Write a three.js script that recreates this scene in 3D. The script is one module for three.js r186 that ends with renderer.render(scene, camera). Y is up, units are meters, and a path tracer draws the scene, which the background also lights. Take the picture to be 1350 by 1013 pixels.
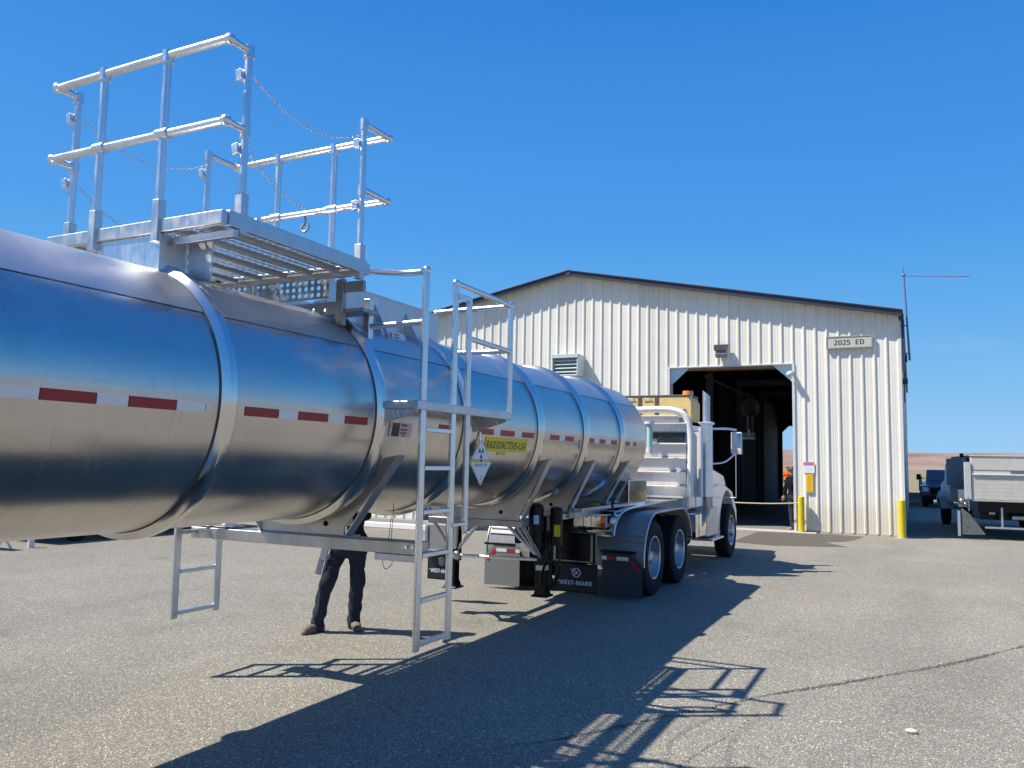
import * as THREE from 'three';
import { RoundedBoxGeometry } from 'three/addons/geometries/RoundedBoxGeometry.js';
import { mergeGeometries, mergeVertices } from 'three/addons/utils/BufferGeometryUtils.js';
import { MarchingCubes } from 'three/addons/objects/MarchingCubes.js';

// ---------------------------------------------------------------- camera, sky, sun, exposure
const scene = new THREE.Scene();
const camera = new THREE.PerspectiveCamera(50.72, 4 / 3, 0.1, 6000);
{ // yaw 26.3 degrees left of the truck's heading, tilted up 5.4 degrees, a slight roll
  const yaw = 0.45871, pitch = 0.09409, roll = 0.0188;
  const f = new THREE.Vector3(-Math.sin(yaw) * Math.cos(pitch), Math.sin(pitch), -Math.cos(yaw) * Math.cos(pitch));
  const r = new THREE.Vector3(Math.cos(yaw), 0, -Math.sin(yaw)), u = new THREE.Vector3().crossVectors(r, f);
  const c = Math.cos(roll), s = Math.sin(roll);
  const X = r.clone().multiplyScalar(c).addScaledVector(u, s), Y = u.clone().multiplyScalar(c).addScaledVector(r, -s);
  camera.quaternion.setFromRotationMatrix(new THREE.Matrix4().makeBasis(X, Y, f.clone().negate()));
  camera.position.set(0, 1.85, 0);
}
const EXPOSURE = 1.6;
const renderer = new THREE.WebGLRenderer({ antialias: true });
renderer.setSize(1024, 768);
renderer.toneMapping = THREE.LinearToneMapping;
renderer.toneMappingExposure = EXPOSURE;
renderer.shadowMap.enabled = true;
const SUN = new THREE.Vector3(-0.62, 1, 0.375).normalize();

// ---------------------------------------------------------------- seeded noise
function rng(seed) { let a = seed >>> 0; return () => { a = (a + 0x6d2b79f5) | 0; let t = Math.imul(a ^ (a >>> 15), 1 | a); t = (t + Math.imul(t ^ (t >>> 7), 61 | t)) ^ t; return ((t ^ (t >>> 14)) >>> 0) / 4294967296; }; }
function hash2(x, y, s) { let h = Math.imul(x | 0, 374761393) ^ Math.imul(y | 0, 668265263) ^ Math.imul(s | 0, 1442695041); h = Math.imul(h ^ (h >>> 13), 1274126177); return ((h ^ (h >>> 16)) >>> 0) / 4294967296; }
function vnoise(x, y, s = 1, per = 0) {
  const xi = Math.floor(x), yi = Math.floor(y), fx = x - xi, fy = y - yi, u = fx * fx * (3 - 2 * fx), v = fy * fy * (3 - 2 * fy);
  const w = (a) => per ? ((a % per) + per) % per : a;
  const a = hash2(w(xi), w(yi), s), b = hash2(w(xi + 1), w(yi), s), c = hash2(w(xi), w(yi + 1), s), d = hash2(w(xi + 1), w(yi + 1), s);
  return a + (b - a) * u + (c - a) * v + (a - b - c + d) * u * v;
}
function fbm(x, y, s = 1, oct = 4, per = 0) { let t = 0, a = 0.5, n = 0; for (let i = 0; i < oct; i++) { t += a * vnoise(x, y, s + i, per); n += a; x *= 2; y *= 2; per *= 2; a *= 0.5; } return t / n; }
const lerp = (a, b, t) => a + (b - a) * t, clamp = (v, a = 0, b = 1) => Math.min(b, Math.max(a, v));
const smooth = (a, b, v) => { const t = clamp((v - a) / (b - a)); return t * t * (3 - 2 * t); };

{ // clear spring sky: deep blue above, pale towards the horizon, a soft glow round the sun, a few thin cirrus threads
  const w = 1536, h = 768, data = new Float32Array(w * h * 4);
  const stops = [[-90, 0.30, 0.33, 0.36], [-1, 0.33, 0.56, 0.80], [0, 0.36, 0.63, 0.90], [4, 0.255, 0.545, 0.885], [9, 0.15, 0.445, 0.86], [16, 0.085, 0.345, 0.825], [30, 0.036, 0.232, 0.70], [50, 0.036, 0.188, 0.62], [90, 0.034, 0.17, 0.60]];
  for (let j = 0; j < h; j++) {
    const e = ((j + 0.5) / h - 0.5) * 180;
    let k = 0; while (k < stops.length - 2 && e > stops[k + 1][0]) k++;
    const A = stops[k], B = stops[k + 1], t = clamp((e - A[0]) / (B[0] - A[0]));
    const er = e * Math.PI / 180, cy = Math.cos(er), sy = Math.sin(er);
    for (let i = 0; i < w; i++) {
      const az = ((i + 0.5) / w - 0.5) * 2 * Math.PI, x = Math.cos(az) * cy, z = Math.sin(az) * cy;
      const cs = x * SUN.x + sy * SUN.y + z * SUN.z, g = Math.max(0, cs);
      const glow = 0.10 * g ** 6 + 0.35 * g ** 60, up = smooth(2, 24, e), side = [1 + up * (-0.14 + 0.36 * cs), 1 + up * (-0.035 + 0.12 * cs), 1 + up * (-0.01 + 0.06 * cs)];
      let ci = 0;
      if (e > 0.5 && e < 11) ci = 0.07 * smooth(0.56, 0.8, fbm(az * 5 + 3 + e * 0.08, e * 0.75 - az * 0.9, 7, 4)) * smooth(0.5, 4, e) * (1 - smooth(5, 11, e));
      const o = (j * w + i) * 4;
      for (let c = 0; c < 3; c++) data[o + c] = (lerp(lerp(A[c + 1], B[c + 1], t) * side[c] + glow * [1, 0.97, 0.9][c], 0.8, ci)) / EXPOSURE;
      data[o + 3] = 1;
    }
  }
  const sky = new THREE.DataTexture(data, w, h, THREE.RGBAFormat, THREE.FloatType);
  sky.mapping = THREE.EquirectangularReflectionMapping; sky.magFilter = THREE.LinearFilter; sky.minFilter = THREE.LinearFilter; sky.needsUpdate = true;
  scene.background = sky; scene.environment = sky;
}
const sun = new THREE.DirectionalLight(new THREE.Color().setRGB(1, 0.925, 0.80), 5);
sun.position.copy(SUN).multiplyScalar(90).add(new THREE.Vector3(-6, 0, -20));
sun.target.position.set(-6, 0, -20);
sun.castShadow = true; sun.shadow.mapSize.set(4096, 4096);
Object.assign(sun.shadow.camera, { left: -50, right: 50, top: 50, bottom: -50, near: 1, far: 220 });
scene.add(sun, sun.target);

// ---------------------------------------------------------------- helpers
const taken = new Map(), origins = new WeakMap();
function numbered(name) { const n = taken.get(name) || 0; taken.set(name, n + 1); return n ? `${name}_${String(n).padStart(3, '0')}` : name; }
function thing(name, label, category, [x, y, z] = [0, 0, 0], group) {
  const o = new THREE.Group(); o.name = numbered(name); scene.add(o); o.position.set(x, y, z);
  o.userData = { label, category }; if (group) o.userData.group = group;
  origins.set(o, [x, y, z]); return o;
}
function tidy(g) {
  if (g.index) g = g.toNonIndexed();
  for (const k of Object.keys(g.attributes)) if (!['position', 'normal', 'uv'].includes(k)) g.deleteAttribute(k);
  if (!g.attributes.normal) g.computeVertexNormals();
  if (!g.attributes.uv) g.setAttribute('uv', new THREE.BufferAttribute(new Float32Array(g.attributes.position.count * 2), 2));
  return g;
}
function metreUV(g, s = 1) { // box projection: texture coordinates in metres
  const p = g.attributes.position, uv = g.attributes.uv, a = new THREE.Vector3(), b = new THREE.Vector3(), c = new THREE.Vector3();
  for (let i = 0; i < p.count; i += 3) {
    a.fromBufferAttribute(p, i); b.fromBufferAttribute(p, i + 1).sub(a); c.fromBufferAttribute(p, i + 2).sub(a); b.cross(c);
    const ax = Math.abs(b.x), ay = Math.abs(b.y), az = Math.abs(b.z);
    for (let k = i; k < i + 3; k++) {
      const x = p.getX(k), y = p.getY(k), z = p.getZ(k);
      if (ay >= ax && ay >= az) uv.setXY(k, x * s, z * s); else if (ax >= az) uv.setXY(k, z * s, y * s); else uv.setXY(k, x * s, y * s);
    }
  }
  return g;
}
const V = (x, y, z) => new THREE.Vector3(x, y, z);
class Bag { // collects geometry, builds ONE named mesh
  constructor() { this.g = []; this.keep = false; }
  add(g, m) {
    g = tidy(g);
    if (m) { g.applyMatrix4(m); if (m.determinant() < 0) for (const k of ['position', 'normal', 'uv']) { const a = g.attributes[k], n = a.itemSize; for (let i = 0; i < a.count; i += 3) for (let c = 0; c < n; c++) { const t = a.array[(i + 1) * n + c]; a.array[(i + 1) * n + c] = a.array[(i + 2) * n + c]; a.array[(i + 2) * n + c] = t; } } }
    this.g.push(g); return this;
  }
  box(w, h, d, x, y, z, rx = 0, ry = 0, rz = 0, r) {
    r = r ?? Math.min(0.006, Math.min(w, h, d) * 0.2);
    const g = r > 0 ? new RoundedBoxGeometry(w, h, d, 1, r) : new THREE.BoxGeometry(w, h, d);
    return this.add(g, new THREE.Matrix4().compose(V(x, y, z), new THREE.Quaternion().setFromEuler(new THREE.Euler(rx, ry, rz)), V(1, 1, 1)));
  }
  span(x0, x1, y0, y1, z0, z1, r) { return this.box(Math.abs(x1 - x0), Math.abs(y1 - y0), Math.abs(z1 - z0), (x0 + x1) / 2, (y0 + y1) / 2, (z0 + z1) / 2, 0, 0, 0, r); }
  tube(a, b, r, n = 12, r2) {
    const A = V(...a), B = V(...b), d = B.clone().sub(A), l = d.length();
    return this.add(new THREE.CylinderGeometry(r2 ?? r, r, l, n, 1), new THREE.Matrix4().compose(A.add(B).multiplyScalar(0.5), new THREE.Quaternion().setFromUnitVectors(V(0, 1, 0), d.normalize()), V(1, 1, 1)));
  }
  pipe(pts, r, n = 10, seg = 40, closed = false) { return this.add(new THREE.TubeGeometry(new THREE.CatmullRomCurve3(pts.map((p) => V(...p)), closed, 'centripetal'), seg, r, n, closed)); }
  ball(x, y, z, r, sx = 1, sy = 1, sz = 1, n = 14) { return this.add(new THREE.SphereGeometry(r, n, Math.ceil(n * 0.7)), new THREE.Matrix4().compose(V(x, y, z), new THREE.Quaternion(), V(sx, sy, sz))); }
  // flat shape in x-y, extruded along z by depth, optionally bevelled
  plate(pts, depth, m, bevel = 0, holes = []) {
    const s = new THREE.Shape(pts.map((p) => new THREE.Vector2(...p)));
    for (const h of holes) s.holes.push(new THREE.Path(h.map((p) => new THREE.Vector2(...p))));
    return this.add(new THREE.ExtrudeGeometry(s, { depth, bevelEnabled: bevel > 0, bevelSize: bevel, bevelThickness: bevel, bevelOffset: -bevel, bevelSegments: 1, curveSegments: 8 }), m);
  }
  build(scale = 1) { let g = mergeGeometries(this.g); if (!this.keep) metreUV(g, scale); return g; }
  mesh(name, mat, parent, extra) {
    const g = this.build(), o = origins.get(parent) || [0, 0, 0];
    g.translate(-o[0], -o[1], -o[2]);
    const m = new THREE.Mesh(g, mat); m.name = name; m.castShadow = m.receiveShadow = true;
    parent.add(m); origins.set(m, o); if (extra) Object.assign(m.userData, extra); return m;
  }
  each(name, mat, parent) { for (const g of this.g) { const b = new Bag(); b.g = [g]; b.mesh(name, mat, parent); } } // every piece a part of its own
}
const bag = () => new Bag();
const rotX = (a) => new THREE.Matrix4().makeRotationX(a), rotY = (a) => new THREE.Matrix4().makeRotationY(a), rotZ = (a) => new THREE.Matrix4().makeRotationZ(a), move = (x, y, z) => new THREE.Matrix4().makeTranslation(x, y, z);
// a plate drawn in (z, y), extruded along x
const onX = (x) => move(x, 0, 0).multiply(new THREE.Matrix4().set(0, 0, 1, 0, 0, 1, 0, 0, 1, 0, 0, 0, 0, 0, 0, 1));
const circle = (cx, cy, r, n = 8, sy = 1) => Array.from({ length: n }, (_, i) => [cx + r * Math.cos(i / n * 2 * Math.PI), cy + r * sy * Math.sin(i / n * 2 * Math.PI)]);
function single(name, b, mat, label, category, group) { const m = b.mesh(numbered(name), mat, scene); m.userData = { label, category }; if (group) m.userData.group = group; return m; }
function structure(name, geometry, mat) { const m = new THREE.Mesh(geometry, mat); m.name = name; m.receiveShadow = true; m.castShadow = true; m.userData.kind = 'structure'; scene.add(m); return m; }

// ---------------------------------------------------------------- textures and materials
function dataTex(w, h, fn, { srgb = false, repeat } = {}) { // fn(i, j) -> [r, g, b] 0..1
  const d = new Uint8Array(w * h * 4);
  for (let j = 0; j < h; j++) for (let i = 0; i < w; i++) { const c = fn(i, j), o = (j * w + i) * 4; d[o] = clamp(c[0]) * 255; d[o + 1] = clamp(c[1]) * 255; d[o + 2] = clamp(c[2]) * 255; d[o + 3] = 255; }
  const t = new THREE.DataTexture(d, w, h, THREE.RGBAFormat); t.magFilter = t.minFilter = THREE.LinearFilter; t.wrapS = t.wrapT = THREE.RepeatWrapping;
  if (srgb) t.colorSpace = THREE.SRGBColorSpace; if (repeat) t.repeat.set(...repeat); t.needsUpdate = true; return t;
}
const grey = (v) => [v, v, v];
const rgb = (r, g, b) => new THREE.Color().setRGB(r, g, b);
const grime = dataTex(512, 512, (i, j) => { const n = fbm(i / 32, j / 32, 11, 5, 16), m = fbm(i / 8, j / 128, 23, 4, 4); return grey(0.82 + 0.26 * (0.6 * n + 0.4 * m - 0.35)); }, { repeat: [0.6, 0.6] });
const patchy = dataTex(512, 512, (i, j) => grey(0.25 + 0.5 * fbm(i / 24, j / 24, 5, 5, 512 / 24 | 0)), { repeat: [1.3, 1.3] });
const siding = dataTex(512, 1024, (i, j) => { // one full wall height: fine mottling, runs from the screws, splash dirt along the foot
  const y = j / 1024 * 8.2, n = fbm(i / 32, j / 40, 11, 5, 16), run = fbm(i / 5, j / 420, 27, 3, 0), d = smooth(1.1, 0, y - 0.5 * fbm(i / 20, j / 30, 19, 3, 0)) * 0.16 * (0.6 + 0.8 * n), s = 0.10 * smooth(0.55, 0.8, run) * (0.4 + n);
  const v = 0.98 + 0.12 * (n - 0.5) - s; return [v - d * 0.75, v - d, v - d * 1.35 - s * 0.3]; }, { repeat: [0.21, 1 / 8.2] });
const scuffs = dataTex(512, 512, (i, j) => grey(0.5 + 0.22 * (fbm(i / 6, j / 90, 31, 4) - 0.5) + 0.3 * (fbm(i / 40, j / 40, 37, 4) - 0.5)), { repeat: [1.1, 1.1] });
const speck = dataTex(256, 256, (i, j) => grey(hash2(i, j, 3) * 0.5 + 0.5 * vnoise(i / 3, j / 3, 4, 85)), { repeat: [3, 3] });
function std(color, rough, metal = 0, o = {}) { return new THREE.MeshStandardMaterial({ color, roughness: rough, metalness: metal, ...o }); }
const stuff = { kind: 'stuff' };
const phys = (color, roughness, o = {}) => new THREE.MeshPhysicalMaterial({ color, roughness, specularIntensity: 0.4, ...o });
const M = {
  alu: std(rgb(0.86, 0.87, 0.89), 0.7, 1, { roughnessMap: scuffs, map: grime }),
  aluDull: std(rgb(0.68, 0.69, 0.71), 0.9, 1, { roughnessMap: scuffs, map: grime }),
  steelDark: std(rgb(0.42, 0.41, 0.40), 0.8, 1, { roughnessMap: scuffs, map: grime }),
  polished: std(rgb(0.80, 0.81, 0.83), 0.22, 1, { roughnessMap: scuffs }),
  black: phys(rgb(0.007, 0.007, 0.009), 0.42, { roughnessMap: patchy }),
  rubber: phys(rgb(0.018, 0.018, 0.019), 0.85, { bumpMap: speck, bumpScale: 0.0008 }),
  flap: phys(rgb(0.05, 0.054, 0.06), 0.55, { bumpMap: speck, bumpScale: 0.0006, map: grime }),
  poly: phys(rgb(0.30, 0.305, 0.315), 0.42, { metalness: 0.35, map: grime }),
  whitePaint: new THREE.MeshPhysicalMaterial({ color: rgb(0.74, 0.75, 0.76), roughness: 0.35, clearcoat: 0.7, clearcoatRoughness: 0.1, map: grime }),
  wall: std(rgb(0.76, 0.73, 0.65), 0.5, 0, { map: siding }),
  trimWhite: std(rgb(0.72, 0.73, 0.74), 0.45, 0, { map: grime }),
  trimDark: std(rgb(0.04, 0.044, 0.068), 0.5, 0, { map: grime }),
  concrete: std(rgb(0.46, 0.44, 0.40), 0.9, 0, { map: grime, bumpMap: speck, bumpScale: 0.001 }),
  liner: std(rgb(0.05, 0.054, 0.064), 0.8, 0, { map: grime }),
  yellow: std(rgb(0.72, 0.56, 0.015), 0.45, 0, { map: grime }),
  tan: std(rgb(0.84, 0.60, 0.24), 0.5, 0, { map: grime }),
  red: std(rgb(0.33, 0.012, 0.02), 0.35),
  tapeWhite: std(rgb(0.70, 0.71, 0.72), 0.3, 0.3),
  amber: new THREE.MeshPhysicalMaterial({ color: rgb(0.75, 0.22, 0.02), roughness: 0.2, clearcoat: 1 }),
  redLens: new THREE.MeshPhysicalMaterial({ color: rgb(0.55, 0.06, 0.03), roughness: 0.25, clearcoat: 1 }),
  glass: new THREE.MeshPhysicalMaterial({ color: rgb(0.02, 0.025, 0.03), roughness: 0.06, clearcoat: 1 }),
  tread: std(rgb(0.82, 0.79, 0.75), 0.45, 0.1, { map: grime }),
  mint: std(rgb(0.35, 0.62, 0.52), 0.4),
  navy: std(rgb(0.02, 0.045, 0.11), 0.35, 0.2),
};

// ---------------------------------------------------------------- ground, road surface, hills
const chipTile = 5.12, chipN = 2048;
const chips = (() => { // chip-seal: stones of 5 to 14 mm pressed into binder, each with its own tone and height
  const tone = new Float32Array(chipN * chipN * 3), hgt = new Float32Array(chipN * chipN), R = rng(71);
  for (let i = 0; i < chipN * chipN; i++) { tone[i * 3] = 0.128; tone[i * 3 + 1] = 0.120; tone[i * 3 + 2] = 0.110; hgt[i] = 0.18; }
  const px = chipN / chipTile;
  for (let k = 0; k < 330000; k++) {
    const cx = R() * chipN, cy = R() * chipN, r = (0.0026 + 0.0052 * R() ** 2.2) * px, ang = R() * 3.14, el = 0.65 + 0.35 * R(), t = R();
    let v = 0.175 + 0.14 * R(); if (t > 0.94) v = 0.42 + 0.3 * R(); else if (t < 0.14) v = 0.055 + 0.05 * R();
    const warm = (R() - 0.5) * 0.10, hh = 0.45 + 0.55 * R(), ca = Math.cos(ang), sa = Math.sin(ang), n = Math.ceil(r);
    for (let y = -n; y <= n; y++) for (let x = -n; x <= n; x++) {
      const u = (x * ca + y * sa) / r, w = (-x * sa + y * ca) / (r * el), q = u * u + w * w; if (q > 1) continue;
      const i = (((cy + y | 0) + chipN) % chipN) * chipN + (((cx + x | 0) + chipN) % chipN), z = hh * (1 - 0.6 * q);
      if (z < hgt[i]) continue;
      hgt[i] = z; tone[i * 3] = v * (1.0 + warm + 0.025); tone[i * 3 + 1] = v * (0.955 + warm * 0.3); tone[i * 3 + 2] = v * (0.725 - warm);
    }
  }
  const enc = (v) => v <= 0.0031308 ? v * 12.92 : 1.055 * v ** (1 / 2.4) - 0.055;
  const o = { repeat: [1 / chipTile, 1 / chipTile] };
  return { map: dataTex(chipN, chipN, (i, j) => { const k = (j * chipN + i) * 3; const b = (c, m) => enc(m + (tone[k + c] * 1.17 - m) * 0.95); return [b(0, 0.244), b(1, 0.226), b(2, 0.186)]; }, { srgb: true, ...o }), bump: dataTex(chipN, chipN, (i, j) => grey(hgt[j * chipN + i]), o) };
})();
M.chip = new THREE.MeshStandardMaterial({ map: chips.map, bumpMap: chips.bump, bumpScale: 0.006, roughness: 0.92, vertexColors: true });
// the seam in the surface: from the corner of the frame to under the trailer
const seam = [[-4.6, -2.2], [-3.6, -3.3], [-2.92, -4.2], [-2.48, -4.82], [-2.13, -5.25], [-1.8, -5.78], [-1.46, -6.37], [-1.11, -6.98], [-0.86, -7.33], [-0.59, -7.68], [-0.19, -8.25], [0.26, -8.95], [1.0, -10.24], [4.2, -15.4]];
function seamZ(x) { let k = 0; while (k < seam.length - 2 && x > seam[k + 1][0]) k++; const [a, b] = [seam[k], seam[k + 1]]; return lerp(a[1], b[1], clamp((x - a[0]) / (b[0] - a[0]), -1, 2)); }
{
  const xs = [], zs = [];
  for (let x = -14; x <= 8.001; x += 0.125) xs.push(x); for (let x = 9; x <= 46; x += 1.5) xs.push(x); for (let x = -15; x >= -60; x -= 1.5) xs.unshift(x);
  for (let z = -26; z <= 2.001; z += 0.125) zs.push(z);
  const SR = rng(33), spots = Array.from({ length: 46 }, () => [-13 + 20 * SR(), -24 + 23 * SR(), 0.06 + 0.30 * SR() ** 3, 0.06 + 0.20 * SR()]); for (let z = 3; z <= 40; z += 1.5) zs.push(z); for (let z = -27; z >= -62; z -= 1.25) zs.unshift(z);
  const pos = [], uv = [], col = [], idx = [], nx = xs.length;
  zs.forEach((z, j) => xs.forEach((x, i) => {
    pos.push(x, 0, z); uv.push(x, z);
    let t = 0.86 + 0.26 * fbm(x * 0.35 + 9, z * 0.35, 41, 4) + 0.10 * (vnoise(x * 2.1, z * 2.1, 44) - 0.5);
    for (const c of [-5.55, -3.35, -0.4, 1.6]) t -= 0.05 * Math.exp(-(((x - c + 0.4 * Math.sin(z * 0.13 + c)) / 0.38) ** 2)); // wheel paths
    for (const [sx, sz, sr, sd] of spots) { const dx = x - sx, dz = z - sz; if (dx * dx + dz * dz < sr * sr * 6) t -= sd * Math.exp(-(dx * dx + dz * dz) / (sr * sr) * (0.7 + 0.8 * vnoise(x * 7, z * 7, 51))); } // drips and spills
    t *= 1 - 0.10 * smooth(0.60, 0.72, fbm(x * 0.9 + 3, z * 0.28, 55, 4)) + 0.07 * smooth(0.6, 0.75, fbm(x * 0.5, z * 0.8 + 7, 58, 4)); // worn and drifted patches
    const near = smooth(-0.1, 0.15, z - seamZ(x)) * smooth(-4.4, -3.4, x); // older, coarser lay on the near side of the seam
    t *= (1 - 0.09 * near) * lerp(0.93, 1.09, smooth(-7, 1, x));
    const w = 0.03 * (fbm(x * 0.15, z * 0.15, 47, 3) - 0.5);
    col.push(t * (1.0 + w), t * (1 - 0.01 * near), t * (1 - w - 0.015 * near));
    if (i && j) { const a = (j - 1) * nx + i - 1, b = a + 1, c = a + nx, d = c + 1; idx.push(a, c, b, b, c, d); }
  }));
  const g = new THREE.BufferGeometry();
  g.setAttribute('position', new THREE.Float32BufferAttribute(pos, 3)); g.setAttribute('uv', new THREE.Float32BufferAttribute(uv, 2)); g.setAttribute('color', new THREE.Float32BufferAttribute(col, 3)); g.setIndex(idx); g.computeVertexNormals();
  structure('paved_yard', g, M.chip);
}
{ // dry open ground out to the hills
  const t = dataTex(512, 512, (i, j) => { const n = fbm(i / 16, j / 16, 61, 5, 32), m = fbm(i / 4, j / 4, 67, 2, 128); const g = smooth(0.45, 0.65, n); return [lerp(0.52, 0.43, g) + 0.14 * (m - 0.5), lerp(0.46, 0.42, g) + 0.14 * (m - 0.5), lerp(0.36, 0.31, g) + 0.12 * (m - 0.5)]; }, { srgb: true, repeat: [1 / 40, 1 / 40] });
  const g = new THREE.PlaneGeometry(8000, 8000).rotateX(-Math.PI / 2); const p = g.attributes.position, uv = g.attributes.uv;
  for (let i = 0; i < p.count; i++) uv.setXY(i, p.getX(i), p.getZ(i));
  g.translate(0, -0.02, 0); structure('ground', g, std(0xffffff, 0.95, 0, { map: t }));
}
{ // the seam and one crack: a ragged scatter of bare dark binder where stones have come away
  const R = rng(5);
  const flecks = (pts, step, spread, size) => {
    const cur = new THREE.CatmullRomCurve3(pts.map(([x, z]) => V(x, 0, z))), L = cur.getLength(), P = [], I = [];
    for (let s = 0; s < L; s += step * (0.5 + R())) {
      const t = s / L, p = cur.getPointAt(t), d = cur.getTangentAt(t), wob = 0.012 * Math.sin(s * 2.3) + 0.004 * Math.sin(s * 17), den = vnoise(s * 2.2, 3, 9);
      if (R() > 0.12 + 0.75 * den) continue;
      const off = wob + spread * (R() + R() + R() - 1.5) * (0.5 + den), r = size * (0.35 + R()) * smooth(0, 0.12, t) * smooth(1, 0.9, t), cx = p.x - d.z * off, cz = p.z + d.x * off, a0 = R() * 6.28, n = 6, b = P.length / 3;
      P.push(cx, 0.004, cz); for (let k = 0; k < n; k++) { const a = a0 - k / n * 6.283, q = r * (0.5 + 0.7 * R()); P.push(cx + q * (Math.cos(a) * (0.7 + 0.9 * Math.abs(d.x))), 0.004, cz + q * (Math.sin(a) * (0.7 + 0.9 * Math.abs(d.z)))); I.push(b, b + 1 + k, b + 1 + (k + 1) % n); }
    }
    const g = new THREE.BufferGeometry(); g.setAttribute('position', new THREE.Float32BufferAttribute(P, 3)); g.setIndex(I); g.computeVertexNormals(); return tidy(g);
  };
  const dark = std(rgb(0.125, 0.115, 0.102), 0.95);
  bag().add(flecks(seam.slice(2), 0.003, 0.022, 0.0085)).mesh('pavement_seam', dark, scene).userData.kind = 'structure';
  bag().add(flecks([[-1.06, -6.7], [-1.11, -6.2], [-1.18, -5.8], [-1.3, -5.3], [-1.36, -4.9], [-1.5, -4.4]], 0.009, 0.012, 0.006)).mesh('pavement_crack', dark, scene).userData.kind = 'structure';
}
{ // low rolling desert hills all round, 1.1 to 2.6 km off
  const pos = [], col = [], idx = [], NA = 300, NR = 16;
  for (let j = 0; j < NR; j++) for (let i = 0; i <= NA; i++) {
    const a = i / NA * 2 * Math.PI, r = 1100 + 1700 * (j / (NR - 1)), ca = Math.cos(a), sa = Math.sin(a);
    const ridge = fbm(ca * 2.2 + 5, sa * 2.2 + r / 2500, 83, 4), gully = fbm(ca * 30, sa * 30 + r / 300, 87, 3);
    const rise = smooth(0, 0.75, j / (NR - 1));
    pos.push(ca * r, -0.5 + rise * (37 + 34 * (ridge - 0.4) + 7 * (gully - 0.5)) * (r / 2300), sa * r);
    const t = 0.85 + 0.9 * (gully - 0.5) + 0.5 * (fbm(a * 90, r / 60, 91, 3) - 0.5);
    col.push(0.25 * t, 0.168 * t, 0.132 * t);
    if (j && i) { const A = (j - 1) * (NA + 1) + i - 1, B = A + 1, C = A + NA + 1, D = C + 1; idx.push(A, B, C, B, D, C); }
  }
  const g = new THREE.BufferGeometry(); g.setAttribute('position', new THREE.Float32BufferAttribute(pos, 3)); g.setAttribute('color', new THREE.Float32BufferAttribute(col, 3)); g.setIndex(idx); g.computeVertexNormals();
  structure('hills', g, std(0xffffff, 1, 0, { vertexColors: true }));
}
{ // darker asphalt apron in front of the doorway, with a worn far corner, and the concrete sill
  const s = new THREE.Shape([[-3.9, -23.55], [-3.95, -20.1], [-3.0, -19.75], [-1.35, -20.45], [-1.95, -21.4], [-1.55, -21.9], [-1.35, -22.6], [-1.2, -23.75], [-2.0, -24.05], [-2.6, -23.86]].map(([x, z]) => new THREE.Vector2(x, -z)));
  const g = new THREE.ShapeGeometry(s).rotateX(-Math.PI / 2).translate(0, 0.004, 0); const p = g.attributes.position, uv = g.attributes.uv; for (let i = 0; i < p.count; i++) uv.setXY(i, p.getX(i), p.getZ(i));
  structure('asphalt_apron', g, std(rgb(0.40, 0.38, 0.37), 0.95, 0, { map: chips.map, bumpMap: chips.bump, bumpScale: 0.004 }));
  const b = bag().span(-7.2, -2.4, -0.2, 0.03, -24.4, -23.72, 0.012); b.mesh('concrete_sill', M.concrete, scene).userData.kind = 'structure';
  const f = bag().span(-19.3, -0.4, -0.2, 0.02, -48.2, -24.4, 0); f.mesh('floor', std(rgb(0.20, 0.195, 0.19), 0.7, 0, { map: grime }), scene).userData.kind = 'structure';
}

// ---------------------------------------------------------------- the metal building
const BZ = -24.2, BB = -48.2, BR = -0.2, BL = -19.5, AP = -9.85, EAVE = 6.06, RIDGE = 7.98;
const roofY = (x) => lerp(EAVE, RIDGE, 1 - Math.abs(x - AP) / (BR - AP));
const hall = thing('metal_building', 'large off white ribbed metal building with low gable roof and open drive-through doorway', 'building', [AP, 0, BZ]);
// one sheet: vertical ribs 32 mm proud at 305 mm; lower and upper edge as functions of x
const RIB = [[0, 0], [0.022, 0.033], [0.062, 0.033], [0.084, 0], [0.148, 0], [0.156, 0.0025], [0.172, 0.0025], [0.18, 0], [0.214, 0], [0.222, 0.0025], [0.238, 0.0025], [0.246, 0]];
function sheet(x0, x1, lo, hi, first) {
  const pts = []; // (x, depth)
  for (let k = -1; k * 0.305 + first < x1 + 0.31; k++) for (const [dx, dz] of RIB) { const x = first + k * 0.305 + dx; if (x > x0 && x < x1) pts.push([x, dz]); }
  const at = (x) => { let d = ((x - first) % 0.305 + 0.305) % 0.305; for (let i = 0; i < RIB.length; i++) { const [a, za] = RIB[i], [b, zb] = RIB[i + 1] || [0.305, 0]; if (d <= b) return lerp(za, zb, (d - a) / (b - a)); } return 0; };
  pts.unshift([x0, at(x0)]); pts.push([x1, at(x1)]);
  const pos = [], idx = [];
  pts.forEach(([x, d], i) => { pos.push(x, lo(x), d, x, hi(x), d, x, lo(x), d - 0.004, x, hi(x), d - 0.004); if (i) { const a = 4 * (i - 1), b = 4 * i; idx.push(a, b, a + 1, a + 1, b, b + 1, a + 2, a + 3, b + 2, a + 3, b + 3, b + 2); } });
  const g = new THREE.BufferGeometry(); g.setAttribute('position', new THREE.Float32BufferAttribute(pos, 3)); g.setIndex(idx);
  const n = g.toNonIndexed(); n.computeVertexNormals(); return n;
}
const DL = -6.62, DR = -2.97, DT = 4.76;
const wallTones = [1, 0.965, 1.03].map((k) => std(rgb(0.76 * k, 0.73 * k, 0.65 * k), 0.5, 0, { map: siding }));
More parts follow.
